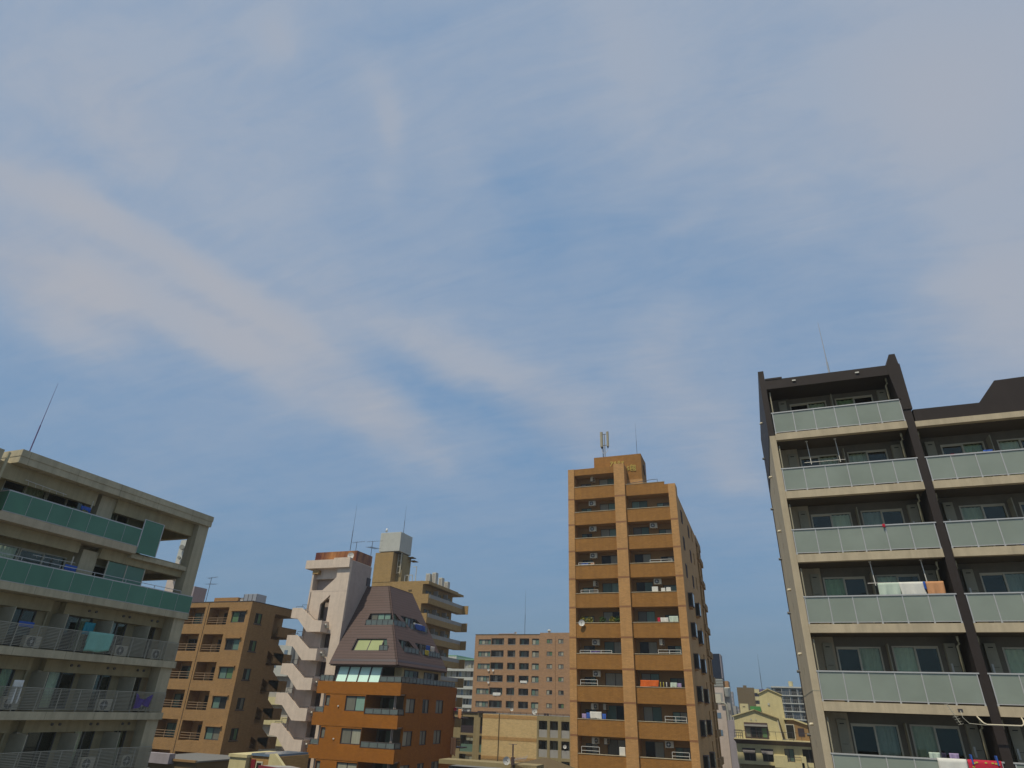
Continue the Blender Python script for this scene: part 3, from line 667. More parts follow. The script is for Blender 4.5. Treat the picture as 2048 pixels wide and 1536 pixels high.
for s in (LS[0], LS[1]): MB().box(-35.395, -34.75, 24.35, 25.3, s, s + 2.42).build('wall_pier', 'grey_concrete', T)
MB().box(-35.4, -34.0, 19.1, 26.98, 7.30, 7.70).build('balcony_slab', 'pale_concrete', T)
MB().box(-40, -34.3, 27.0, 31.9, 7.1, 7.35).build('terrace_floor', 'grey_concrete', T)
for s in LS[1:]: MB().box(-35.4, -34.0, 10, 32.02, s - .36, s).build('balcony_slab', 'grey_concrete', T)
cur = ['curtain_grey', 'curtain_white', 'curtain_green', 'curtain_blue']
for k, s in enumerate(LS[:5]):
    for j, (a, b) in enumerate(top_w[k] if k < 2 else low_w):
        n = 2 if b - a < 2.6 else 3
        for q in range(n - 1 if n == 3 else 1):
            pass
        if n == 3:
            mid = (a + b) / 2
            near_window(T, FLB, a, mid - .02, s + .1, s + 1.9, 'old_white', (cur[(j + k) % 4], 1), j % 2)
            near_window(T, FLB, mid + .02, b, s + .1, s + 1.9, 'old_white', None, 0)
        else:
            near_window(T, FLB, a, b, s + .1, s + 1.9, 'old_white' if k < 2 else 'grey_fan', (cur[(j * 3 + k) % 4], 1) if (j + k) % 3 else None, (j + k) % 2)
# green glass balconies
for s, y0, y1 in ((LS[0], 19.15, 26.94), (LS[1], 12.1, 31.98)):
    n = round((y1 - y0) / 1.15); w_ = (y1 - y0) / n
    rl = MB(); rl.box(-34.08, -34.02, y0, y1, s + 1.0, s + 1.05); rl.box(-34.08, -34.03, y0, y1, s + .01, s + .05)
    for j in range(n + 1): rl.box(-34.02, -34.01, y0 + j * w_ - .007, y0 + j * w_ + .007, s + .0, s + 1.0)
    if s == LS[0]: rl.box(-35.3, -34.06, 19.13, 19.17, s + 1.0, s + 1.05)
    rl = rl.build('balcony_railing', 'aluminium', T)
    for j in range(n): MB().box(-34.035, -34.022, y0 + j * w_ + .004, y0 + (j + 1) * w_ - .004, s + .04, s + 1.0).build('glass_panel', 'green_glass', rl)
    if s == LS[0]: MB().box(-35.3, -34.06, 19.14, 19.155, s + .04, s + 1.0).build('glass_panel', 'green_glass', rl)
sc = MB(); sc.box(-34.06, -34.0, 26.95, 27.0, 7.38, 9.36); sc.box(-34.06, -34.0, 28.34, 28.39, 7.38, 9.36); sc.box(-34.6, -34.06, 28.345, 28.385, 9.32, 9.36); sc.box(-34.06, -34.0, 27.0, 28.34, 9.33, 9.36)
sc = sc.build('wind_screen', 'aluminium', T)
MB().box(-34.03, -34.018, 27.0, 28.34, 7.38, 9.34).build('glass_panel', 'green_glass', sc); MB().box(-34.58, -34.05, 28.36, 28.372, 7.5, 9.32).build('glass_panel', 'screen_glass', sc)
sc = MB()
for y in (26.0, 27.25, 28.5): sc.box(-34.74, -34.68, y - .03, y + .03, 4.6, 6.72)
sc = sc.build('sunroom_frame', 'old_white', T)
for y in (26.0, 27.25): MB().box(-34.72, -34.705, y + .03, y + 1.22, 4.62, 6.7).build('glass_panel', 'screen_glass', sc); MB().sheet(lambda u, v, y=y: (-34.80 + .03 * math.sin(u * 40), y + .08 + 1.1 * u, 4.65 + 2.0 * v), 40, 2).build('curtain', 'curtain_green', sc, smooth=True)
m_ = MB(); rail_bars(m_, F('+x', -34.2), 19.0, 31.1, 0, LS[1] + 1.1, LS[1] + 1.25, 1, 2.0, .015); m_.build('upper_handrail', 'aluminium', T)
# the lower balconies have open bars
for s in LS[2:]:
    rl = MB()
    rl.box(-34.07, -34.02, 12, 31.85, s + 1.02, s + 1.06)
    for j in range(14): z = s + .10 + j * .067; rl.box(-34.055, -34.04, 12, 31.85, z - .012, z + .012)
    n = 18
    for j in range(n + 1): y = 12 + (31.85 - 12) * j / n; rl.box(-34.06, -34.03, y - .02, y + .02, s, s + 1.02)
    for j in range(11): z = s + .12 + j * .084; rl.box(-35.1, -34.06, 31.83, 31.845, z - .008, z + .008)
    rl.build('balcony_railing', 'rail_grey', T)
    for y in (21.6, 24.35, 27.05, 29.55): MB().box(-35.39, -34.15, y - .02, y + .02, s + .06, s + 1.78).build('partition_panel', 'grey_panel', T)
    for y in (26.0, 28.2, 30.2):
        for dy in (0, .42): MB().tube([(-34.95, y + dy, s + 2.18), (-34.88, y + dy, s + 2.18)], .065, 12).build('vent_cap', 'grey_fan', T)
    MB().tube([(-35.3, 24.0, s + 2.3), (-35.3, 24.0, s)], .05, 8).build('downpipe', 'pipe_beige', T)
    MB().box(-35.39, -35.1, 24.45, 24.95, s + .2, s + 1.85).build('meter_cabinet', 'grey_panel', T)
for s in LS[:2]:
    MB().tube([(-34.62, 23.85, s + 1.9), (-34.62, 23.85, s + 1.4)], .04, 8).build('light_tube', 'old_white', T)
rod('lightning_rod', -36, 20.4, 10.84, 15.65, .032, 'tapering lightning rod on the flat roof of the grey block at left', 'purple_paint')
hang(25.7, 27.15, -34.0, LS[2] + 1.09, LS[2] + .15, 'cloth_mint', 'mint green towel over the open bar railing of the grey block', plane='x', sway=.03)
hang(25.95, 26.6, -34.9, LS[2] + 1.6, LS[2] + .95, 'cloth_teal', 'round bundle of turquoise washing above the mint towel', plane='x', cat='washing', name='washing')
knotted = MB(); knotted.sheet(lambda u, v: (-33.98 + .06 * math.sin(u * 14 + v * 3), 29.75 + 1.1 * u, LS[3] + .98 - .75 * v * (.35 + 1.3 * abs(u - .55)) - .30 * math.sin(u * 3.1) ), 24, 8)
solo(knotted.build('cloth', 'cloth_purple', smooth=True), 'purple cloth tied to the fourth balcony railing from the top', 'cloth')
hang(22.75, 23.2, -34.1, LS[3] + 1.35, LS[3] + .35, 'cloth_white', 'white shirt on a hanger at the left edge of the fourth balcony', plane='x', cat='shirt', name='shirt', sway=.05)
hang(22.2, 23.0, -34.5, LS[2] + 1.2, LS[2] + .95, 'cloth_blue', 'blue cloth on the third balcony at the left edge', plane='x', cat='cloth', name='cloth')
hang(23.2, 23.8, -34.5, LS[0] + 1.45, LS[0] + 1.2, 'cloth_blue', 'blue cloth drying behind the topmost green glass balcony', plane='x', cat='cloth', name='cloth')
hang(23.4, 24.1, -34.4, LS[1] + 1.4, LS[1] + 1.1, 'cloth_blue', 'blue cloth drying behind the second green glass balcony', plane='x', cat='cloth', name='cloth')
def wire_rod(y0, y1, x, z, label, tilt=.1):
    t_ = thing('laundry_pole', label, 'laundry pole', x, (y0 + y1) / 2, z, 'laundry poles on the grey block')
    MB().tube([(x, y0, z + tilt), (x, y1, z)], .014, 6).build('rod', 'rust_white', t_)
    m_ = MB()
    for j in range(6):
        y = y0 + (y1 - y0) * (j + .5) / 6; m_.tube([(x, y, z + tilt * .5), (x - .02, y + .05, z - .14)], .008, 5)
    m_.build('hangers', 'rust_white', t_)
wire_rod(19.9, 22.2, -34.5, LS[0] + 1.75, 'laundry pole with hangers above the topmost green balcony')
wire_rod(21.6, 23.9, -34.4, LS[1] + 1.55, 'laundry pole with pale hangers above the second green balcony', -.05)

def bush(name, c, rx, ry, rz, n, mat, label, size=.07, group=None):
    m_ = MB()
    for _ in range(n):
        while True:
            p = Vector((random.uniform(-1, 1), random.uniform(-1, 1), random.uniform(-1, 1)))
            if p.length < 1: break
        q = Vector((c[0] + p.x * rx, c[1] + p.y * ry, c[2] + (p.z + 1) * rz))
        u = Vector((random.gauss(0, 1), random.gauss(0, 1), random.gauss(0, 1))).normalized() * size; w = u.cross(Vector((random.gauss(0, 1), random.gauss(0, 1), random.gauss(0, 1)))).normalized() * size * .45
        m_.quad(tuple(q - u), tuple(q + w), tuple(q + u), tuple(q - w))
    return solo(m_.build(name, mat), label, 'plant', group)
def potted(c, rx, ry, rz, n, mat, label, size=.06, group=None):
    t_ = thing('potted_plant', label, 'plant', c[0], c[1], c[2], group)
    m_ = MB(); m_.tube([(c[0], c[1], c[2]), (c[0], c[1], c[2] + .28)], .13, 12, .18); m_.build('pot', 'timber', t_)
    f = MB()
    for _ in range(n):
        while True:
            p = Vector((random.uniform(-1, 1), random.uniform(-1, 1), random.uniform(-1, 1)))
            if p.length < 1: break
        q = Vector((c[0] + p.x * rx, c[1] + p.y * ry, c[2] + .25 + (p.z + 1) * rz))
        u = Vector((random.gauss(0, 1), random.gauss(0, 1), random.gauss(0, 1))).normalized() * size; w = u.cross(Vector((random.gauss(0, 1), random.gauss(0, 1), random.gauss(0, 1)))).normalized() * size * .45
        f.quad(tuple(q - u), tuple(q + w), tuple(q + u), tuple(q - w))
    f.build('foliage', mat, t_)
    return t_
GP = 'potted plants on the green balcony'
potted((-34.4, 22.6, LS[0]), .2, .35, .5, 260, 'leaf', 'leafy potted plant at the left end behind the topmost green balcony', .07, GP)
potted((-34.4, 23.4, LS[0]), .2, .3, .55, 200, 'leaf_yellow', 'yellow potted plant behind the topmost green balcony', .07, GP)
potted((-34.4, 26.3, LS[0]), .2, .45, .48, 320, 'leaf', 'leafy potted plant beside the tall green glass screen', .07, GP)

# air conditioner outdoor units: body, fan, feet; one is built, the rest are copies
def make_ac():
    t_ = thing('air_conditioner', '', 'air conditioner', 0, 0, 0)
    t_['_org'] = (0, 0, Z0)
    MB().box(-.4, .4, -.15, .15, .05, .62).build('body', 'dull_white', t_, bevel=.015)
    m_ = MB(); m_.tube([(-.08, -.156, .335), (-.08, -.150, .335)], .235, 20); m_.build('fan_grille', 'grey_fan', t_)
    m_ = MB(); m_.tube([(-.08, -.166, .335), (-.08, -.1565, .335)], .07, 12); m_.box(-.31, .15, -.163, -.157, .325, .345); m_.box(-.09, -.07, -.163, -.157, .11, .56); m_.build('fan_hub', 'rust_white', t_)
    MB().box(-.33, -.27, -.16, .16, 0, .05).build('foot', 'dark_steel', t_); MB().box(.27, .33, -.16, .16, 0, .05).build('foot', 'dark_steel', t_)
    return t_
AC = make_ac(); acs = []
def ac(x, y, z, label, group, rz=0, sc=1.0):
    if not acs:
        AC.location = (x, y, z + Z0); AC.rotation_euler = (0, 0, rz); AC['label'] = label; AC['group'] = group; AC.scale = (sc,) * 3; acs.append(AC); return AC
    o = dup(AC, (x, y, z), label, group, rz, sc); acs.append(o); return o
ordn = ['top', 'second', 'third', 'fourth', 'fifth', 'sixth', 'seventh', 'eighth', 'ninth', 'tenth', 'eleventh']
gA = 'air conditioners standing on the grey block balconies'
for k in (2, 3, 4):
    for y, w in ((23.3, 'left'), (28.45, 'middle'), (30.95, 'right end')):
        if k == 4 and w == 'left': continue
        ac(-34.75, y, LS[k], 'white air conditioner at the %s of the %s balcony from the top, grey block' % (w, ordn[k]), gA, R_(90))
# ------------------------------------------------------------------ orange tiled tower in the middle
T = thing('apartment_tower', 'tall orange tiled apartment tower with two columns of balconies', 'building', -12.3, 78, -20)
FT = F('-y', 65.0)
TS = [22.05 - 2.848 * k for k in range(15)]       # balcony parapet tops
PIL = [(-18.2, -17.5, 24.19), (-12.95, -11.8, 24.33), (-7.25, -6.5, 21.65)]
for x0, x1, zt in PIL: MB().box(x0, x1, 64.97 if x0 != -12.95 else 64.8, 66.5, -20, zt).build('pilaster', 'tan_tile', T)
for x0, x1, zt in PIL:
    for z in TS: MB().box(x0 + .003, x1 - .003 + (.02 if x0 == -7.25 else 0), (64.964 if x0 != -12.95 else 64.794), 64.99 if x0 != -12.95 else 64.82, z - 1.45, z - 1.27).build('tile_band', 'band_tile', T) if z - 1.4 < zt - 1 else None
MB().box(-17.5, -12.95, 65.05, 66.5, 23.44, 24.18).build('parapet', 'caramel_tile', T)
for k, z in enumerate(TS):
    for x0, x1 in ((-17.5, -12.95), (-11.8, -7.25)):
        if x0 > -12 and k == 0:
            # the roof terrace of the right bay
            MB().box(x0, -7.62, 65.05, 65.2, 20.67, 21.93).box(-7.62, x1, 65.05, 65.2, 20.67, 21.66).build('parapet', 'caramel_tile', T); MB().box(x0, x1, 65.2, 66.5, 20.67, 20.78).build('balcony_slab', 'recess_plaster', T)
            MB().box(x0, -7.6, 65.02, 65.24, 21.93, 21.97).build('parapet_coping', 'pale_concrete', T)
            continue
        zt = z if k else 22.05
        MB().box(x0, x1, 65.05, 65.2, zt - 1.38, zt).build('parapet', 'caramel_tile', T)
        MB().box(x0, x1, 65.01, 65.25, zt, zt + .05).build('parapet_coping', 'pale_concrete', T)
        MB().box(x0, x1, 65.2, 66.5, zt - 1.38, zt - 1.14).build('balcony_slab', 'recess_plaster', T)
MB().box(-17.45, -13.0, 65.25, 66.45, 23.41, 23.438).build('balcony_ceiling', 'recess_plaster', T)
# back wall openings
holL, holR = [], []
for k, z in enumerate(TS[:10]):
    f = z - 1.14
    holL += [(-15.0, -13.05, f + .08, f + 2.38), (-17.1, -15.95, f + .9, f + 1.98)]
    if k: holR += [(-11.45, -9.75, f + .08, f + 2.38), (-8.75, -7.4, f + .6, f + 2.02)]
FTB = F('-y', 66.5)
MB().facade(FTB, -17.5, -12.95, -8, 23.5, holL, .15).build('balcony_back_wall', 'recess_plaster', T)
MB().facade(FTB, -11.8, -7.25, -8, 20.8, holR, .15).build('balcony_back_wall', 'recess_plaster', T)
MB().box(-18.15, -6.75, 66.75, 90.5, -20, 20.7).build('core', 'interior_dark', T)
MB().box(-18.15, -12.9, 66.75, 73, 20.8, 24.15).build('upper_wall', 'tan_tile', T)
MB().box(-18.2, -18.151, 66.5, 73, -20, 24.19).build('side_wall', 'tan_tile', T); MB().box(-18.2, -18.151, 73, 90.6, -20, 20.7).build('side_wall', 'tan_tile', T)
MB().box(-12.9, -6.6, 66.55, 90.5, 20.70, 20.80).build('roof', 'roof_membrane', T); MB().box(-18.15, -12.9, 73.02, 90.5, 20.70, 20.80).build('roof', 'roof_membrane', T)
for h in holL + holR:
    small = h[1] - h[0] < 1.4
    w = window(T, FTB, h[0], h[1], h[2], h[3], 'brown_steel' if not small else 'dark_steel', 2, -.1, .045, panes=random.sample(['pane_teal', 'pane_dark', 'pane_grey', 'pane_curtain', 'pane_light_teal', 'pane_curtain'], 2))
# penthouse with its sign
MB().box(-15.5, -10.12, 66.45, 69.7, 24.2, 25.92).build('penthouse_wall', 'caramel_tile', T)
MB().box(-12.9, -10.12, 66.45, 69.7, 22.95, 24.2).build('penthouse_wall', 'caramel_tile', T)
MB().box(-12.9, -10.10, 66.44, 69.7, 20.8, 22.95).build('penthouse_base', 'tan_tile', T)
S_ = MB()
def stroke(pts, w=.07, y=66.38):
    for (x0, z0), (x1, z1) in zip(pts, pts[1:]):
        d = Vector((x1 - x0, 0, z1 - z0)); n = Vector((-d.z, 0, d.x)).normalized() * w / 2
        a, b = Vector((x0, y, z0)), Vector((x1, y, z1))
        q = [a - n, b - n, b + n, a + n]
        S_.prism([tuple(p) for p in q], [tuple(p + Vector((0, .06, 0))) for p in q])
def glyph(segs, x, z, w, h): 
    for s_ in segs: stroke([(x + p[0] * w, z + p[1] * h) for p in s_])
G_A = [[(0, .95), (1, .95), (.62, .5)], [(.5, .7), (.45, .3), (.1, 0)]]
G_RU = [[(.25, .95), (.22, .4), (0, .05)], [(.6, 1), (.6, .08), (1, .45)]]
G_TE = [[(.15, .95), (.85, .95)], [(0, .62), (1, .62)], [(.52, .6), (.45, .2), (.15, 0)]]
G_O = [[(0, .72), (1, .72)], [(.65, 1), (.65, 0), (.5, .05)], [(.62, .7), (.05, .12)]]
for i, gph in enumerate((G_A, G_RU, G_TE, G_O)): glyph(gph, -13.63 + i * .42, 24.72, .34, .5)
G_5 = [[(.9, 1), (.2, 1), (.1, .55), (.7, .55), (.95, .3), (.7, 0), (.05, .05)]]
G_KAN = [[(.25, 1), (0, .7)], [(.25, 1), (.5, .75)], [(.05, .62), (.45, .62)], [(.08, .6), (.08, .05)], [(.08, .35), (.42, .35)], [(.42, .6), (.42, .3)], [(.08, .08), (.45, .08)],
         [(.55, .75), (.55, .85), (1, .85), (1, .75)], [(.62, .7), (.62, 0)], [(.62, .66), (.95, .66)], [(.95, .66), (.95, .4)], [(.62, .4), (.95, .4)], [(.62, .02), (.98, .02)], [(.98, .25), (.98, .02)], [(.62, .25), (.98, .25)]]
glyph(G_5, -11.72, 24.07, .22, .4); glyph(G_KAN, -11.38, 23.95, .62, .72)
S_.build('sign_lettering', 'gold_letter', T)
m_ = MB(); m_.tube([(-10.11, 68.3, 24.6), (-10.02, 68.3, 24.6)], .62, 24); dsk = m_.build('round_emblem', 'brown_steel', T)
m_ = MB(); m_.tube([(-10.02, 68.3, 24.6), (-9.99, 68.3, 24.6)], .45, 24); m_.build('emblem_face', 'band_tile', dsk)
m_ = MB(); m_.tube([(-11.6, 65.3, 22.1), (-8.9, 65.3, 22.36), (-8.35, 65.3, 22.36), (-8.35, 65.3, 21.9)], .03, 6); m_.tube([(-10.6, 65.3, 22.05), (-10.6, 65.3, 21.8)], .02, 6); m_.build('roof_handrail', 'dark_steel', T)
# flank with projecting bay windows and openings towards the back
FS = F('+x', -6.5)
hs = []
for k, z in enumerate(TS[1:12]):
    hs += [(79.0, 80.2, z - .3, z + 1.1), (84.0, 86.5, z - .8, z + 1.15), (87.8, 90.0, z - .8, z + 1.15)]
MB().facade(FS, 66.5, 90.6, -20, 20.75, hs, .25).build('side_wall', 'olive_tile' if 'olive_tile' in MATS else 'tan_tile', T)
MB().box(-6.62, -6.42, 84.0, 90.6, 19.9, 20.75).build('side_parapet', 'brown_tile', T)
for k, z in enumerate(TS[1:12]):
    window(T, FS, 79.0, 80.2, z - .3, z + 1.1, 'brown_steel', 2, -.15)
    MB().box(-6.55, -6.25, 84.0, 86.5, z - 1.5, z - .78).build('side_balcony_parapet', 'brown_tile', T)
    MB().box(-6.55, -6.25, 87.6, 90.2, z - 1.5, z - .78).build('side_balcony_parapet', 'brown_tile', T)
    if k < 3:
        for a0, a1 in ((68.0, 69.0), (74.5, 75.5)): window(T, FS, a0, a1, z - .9, z + .4, 'brown_steel', 2, .02)
    else:
        for a0, a1, dz in ((67.7, 69.0, 0), (74.6, 75.9, 0)):
            z0 = z - 1.05
            b = MB().fb(FS, a0, a1, .0, .45, z0, z0 + 1.35).build('bay_window', 'brown_steel', T)
            MB().fb(FS, a0 + .08, a1 - .08, .45, .465, z0 + .1, z0 + 1.25).build('pane', 'pane_curtain' if (k + int(a0)) % 3 else 'pane_blue', b)
            q = MB(); q.quad((-6.42, a0 - .008, z0 + .1), (-6.12, a0 - .008, z0 + .1), (-6.12, a0 - .008, z0 + 1.25), (-6.42, a0 - .008, z0 + 1.25)); q.build('side_pane', 'pane_dark', b)
            MB().fb(FS, a0 + .05, a1 - .05, .0, .32, z0 - .14, z0 - .002).build('bay_sill', 'tan_tile', T)
# mobile-phone mast and rod on the penthouse
t_ = thing('phone_mast', 'mobile phone mast with two tall panel antennas on the orange tower', 'antenna mast', -14.4, 67, 25.92)
MB().tube([(-14.3, 67, 25.9), (-14.3, 67, 28.9)], .075, 8).build('pole', 'steel', t_); MB().tube([(-14.52, 67.05, 25.9), (-14.52, 67.05, 27.6)], .05, 8).build('pole', 'dark_steel', t_)
for x in (-14.62, -13.9): 
    a_ = MB().tube([(x, 66.9, 27.35), (x, 66.9, 29.2)], .17 if x < -14.5 else .14, 10).build('antenna_panel', 'grey_panel', t_, smooth=False)
    MB().tube([(x, 66.9, 27.15), (x, 66.9, 27.35)], .08, 8).build('connector', 'dark_steel', a_)
m_ = MB(); m_.tube([(-14.6, 66.95, 28.95), (-13.9, 66.95, 28.95)], .035, 6); m_.tube([(-14.6, 66.95, 27.55), (-13.9, 66.95, 27.55)], .035, 6); m_.build('bracket', 'dark_steel', t_)
m_ = MB(); m_.tube([(-13.9, 66.9, 27.2), (-13.95, 66.95, 26.9), (-14.2, 67, 26.6), (-14.3, 67, 26.5)], .025, 6); m_.tube([(-14.62, 66.9, 27.2), (-14.6, 66.95, 26.8), (-14.45, 67, 26.55)], .025, 6); m_.build('cable', 'rust_white', t_)
rod('lightning_rod', -10.6, 67, 25.92, 30.0, .022, 'very thin lightning rod on the penthouse of the orange tower')

gA = 'air conditioners hung on the orange tower'
for k in (0, 1, 2, 3, 4, 6, 7, 8, 9):
    z = TS[k] - 1.14 + 1.93
    if k in (0, 4): ac(-15.6, 66.1, z, 'edge on air conditioner in the %s left balcony of the orange tower' % ordn[k], gA, R_(78), .95)
    else: ac(-15.65 - (.3 if k > 7 else 0), 65.75, z, 'white air conditioner in the %s left balcony of the orange tower' % ordn[k], gA, 0 if k < 8 else R_(60), .95)
for k in (2, 4, 6, 9):
    z = TS[k] - 1.14 + 1.93; ac(-9.15, 65.75, z, 'white air conditioner in the %s right balcony of the orange tower' % ordn[k - 1], gA, R_(8) if k != 6 else R_(80), .95)
for k in (8, 9): ac(-14.95, 66.1, TS[k] - 1.14 + 1.93, 'right air conditioner of the pair in the %s left balcony' % ordn[k], gA, R_(80), .9)
gR = 'thin metal racks above the parapets of the orange tower'
def low_rail(x0, x1, z, h, label):
    m_ = MB(); rail_bars(m_, F('-y', 65.3), x0, x1, 0, z - .1, z + h, 2, 1.2, .018); return solo(m_.build('balcony_rack', 'rust_white'), label, 'rack', gR)
for k, x0, x1, h, side in ((3, -17.2, -15.6, .28, 'left'), (4, -17.0, -15.2, .34, 'left'), (3, -9.7, -7.5, .3, 'right'), (6, -9.5, -7.4, .36, 'right'), (6, -17.2, -14, .28, 'left'), (7, -17.2, -15.5, .5, 'left'), (9, -17.2, -15.5, .55, 'left'), (9, -8.9, -7.4, .5, 'right'), (8, -9.3, -7.4, .45, 'right')):
    low_rail(x0, x1, TS[k] + .05, h, 'thin white rack above the %s parapet from the top, %s column of the orange tower' % (ordn[k], side))
gL = 'washing on the orange tower'
def tw_(x0, x1, z0, z1, mat, label, y=65.35, cat='washing'): return hang(x0, x1, y, z1, z0, mat, label, gL, sway=.03, cat=cat, name=cat)
z = TS[7] + .05
tw_(-11.35, -9.65, z, z + .55, 'cloth_orange', 'bright orange quilt on the lower right balcony of the orange tower', 65.18, 'quilt')
for j, (c_, w_) in enumerate((('cloth_yellow', .08), ('cloth_dark', .08), ('cloth_yellow', .08), ('cloth_dark', .08), ('cloth_white', .08), ('cloth_dark', .08))):
    tw_(-9.55 + j * .14, -9.55 + j * .14 + w_, z, z + .42, c_, '%s narrow cloth right of the orange quilt, number %s from the left' % (c_.split('_')[1], ['one', 'two', 'three', 'four', 'five', 'six'][j]), cat='cloth')
tw_(-8.6, -8.0, z, z + .4, 'cloth_pale_green', 'pale green washing right of the narrow cloths beside the orange quilt')
tw_(-7.95, -7.6, z, z + .35, 'cloth_lilac', 'lilac washing at the right end beside the orange quilt')
z = TS[5] + .05
tw_(-9.35, -9.1, z, z + .42, 'cloth_red', 'small red towel on the sixth right balcony of the orange tower')
tw_(-9.05, -8.3, z, z + .42, 'cloth_white', 'white towel beside the small red towel on the orange tower')
tw_(-8.25, -7.4, z + .02, z + .55, 'cloth_pale_green', 'pale bedding right of the white and red towels on the orange tower')
z = TS[8] + .05
tw_(-16.3, -15.2, z, z + .6, 'cloth_white', 'white sheet on the ninth left balcony of the orange tower')
tw_(-17.1, -16.7, z, z + .4, 'cloth_lilac', 'lilac towel left of the white sheet on the orange tower'); tw_(-16.68, -16.34, z, z + .5, 'cloth_blue', 'blue towel touching the left of the white sheet'); tw_(-15.15, -14.8, z, z + .45, 'cloth_blue', 'blue towel touching the right of the white sheet')
z = TS[3] + .05; tw_(-17.0, -16.2, z, z + .2, 'cloth_blue', 'blue and white washing low on the fourth left balcony of the orange tower'); tw_(-15.9, -15.5, z, z + .25, 'cloth_peach', 'pinkish washing low on the fourth left balcony of the orange tower')
tw_(-17.2, -16.2, TS[0] + .05, TS[0] + .2, 'cloth_dark', 'dark washing behind the topmost left parapet of the orange tower'); tw_(-16.1, -15.2, TS[6] + .05, TS[6] + .3, 'cloth_purple', 'purple washing on the seventh left balcony of the orange tower')
z = TS[4] + .05
for j, (x, w_, h_) in enumerate(((-9.7, .6, .5), (-8.8, .4, .35), (-8.3, .45, .4))):
    solo(MB().box(x, x + w_, 65.25, 65.6, z - .02, z + h_).build('storage_box', 'cloth_white', None, bevel=.03), ['largest white box', 'small middle white box', 'right white box with a blue side'][j] + ' on the fifth balcony parapet of the orange tower', 'box', 'white boxes on the orange tower')
solo(MB().box(-13.65, -13.1, 65.3, 65.7, TS[9] - .02, TS[9] + .7).build('storage_box', 'cloth_white', None, bevel=.03), 'pale box in the lowest visible left balcony of the orange tower', 'box', 'white boxes on the orange tower')
z = TS[5] - .3
for j, (x, c_) in enumerate(((-16.9, 'leaf_yellow'), (-16.2, 'leaf_yellow'), (-14.9, 'leaf'), (-13.9, 'leaf_yellow'), (-13.3, 'leaf'))):
    potted((x, 65.6, z), .35, .2, .38, 150, c_, ['yellow flowering pot beside the satellite dish', 'second yellow flowering pot from the dish', 'small green pot in the middle of the planted balcony', 'yellow green pot near the pilaster', 'dark green pot touching the pilaster'][j] + ', orange tower', .09, 'potted plants on the orange tower')

# satellite dish: bowl, arm, mount
def make_dish():
    t_ = thing('satellite_dish', '', 'satellite dish', 0, 0, 0); t_['_org'] = (0, 0, Z0)
    m_ = MB(); n, R0 = 20, .5
    rings = [(0, .12), (.45, .10), (.8, .05), (1, 0)]
    for side, off in ((1, 0), (-1, .012)):
        base = len(m_.v)
        for rr, dz in rings:
            for j in range(n): a = 2 * math.pi * j / n; m_.v.append((R0 * rr * math.cos(a), dz + off, .55 + R0 * rr * math.sin(a)))
        for q in range(len(rings) - 1):
            for j in range(n):
                m_.f.append((base + q * n + j, base + q * n + (j + 1) % n, base + (q + 1) * n + (j + 1) % n, base + (q + 1) * n + j))
    m_.build('bowl', 'rust_white', t_, smooth=True)
    MB().tube([(0, .05, .1), (0, -.35, .35), (0, -.45, .5)], .018, 6).build('arm', 'rust_white', t_); MB().tube([(0, -.40, .5), (0, -.52, .52)], .045, 8).build('receiver', 'dark_steel', t_)
    m_ = MB(); m_.tube([(0, .18, 0), (0, .18, .6)], .03, 8); m_.box(-.1, .1, .1, .26, 0, .02); m_.box(-.05, .05, .1, .2, .5, .6); m_.build('mount', 'dark_steel', t_)
    return t_
DISH = make_dish(); dishes = []
def dish(x, y, z, label, rz=0, sc=1.0):
    gp = 'satellite dishes around the roofs and balconies'
    if not dishes:
        DISH.location = (x, y, z + Z0); DISH.rotation_euler = (0, 0, rz); DISH['label'] = label; DISH['group'] = gp; DISH.scale = (sc,) * 3; dishes.append(DISH); return DISH
    o = dup(DISH, (x, y, z), label, gp, rz, sc); dishes.append(o); return o
dish(-16.85, 64.75, TS[5] - .35, 'white satellite dish clamped to the left edge of a planted balcony of the orange tower', R_(12), .62)
# aerials
def yagi(x, y, z0, z1, ang, n, L, label, levels=1, el=.16, mat='dark_steel'):
    t_ = thing('television_aerial', label, 'aerial', x, y, z0, 'television aerials on the roofs')
    MB().tube([(x, y, z0), (x, y, z1)], .03, 6).build('mast', mat, t_)
    for lv in range(levels):
        z = z1 - .05 - lv * .75; a = ang + lv * 1.2
        dx, dy = math.cos(a), math.sin(a); m_ = MB()
        m_.tube([(x - dx * L * .35, y - dy * L * .35, z - .08), (x + dx * L * .65, y + dy * L * .65, z + .1)], .016, 5)
        for j in range(n):
            q = -.35 + j / (n - 1); w = (el + .22 * (1 - j / n)) if lv == 0 else .5
            cx_, cy_, cz_ = x + dx * L * q, y + dy * L * q, z + .18 * q
            m_.tube([(cx_ + dy * w, cy_ - dx * w, cz_), (cx_ - dy * w, cy_ + dx * w, cz_)], .011, 5)
        m_.build('antenna', mat, t_)
    return t_
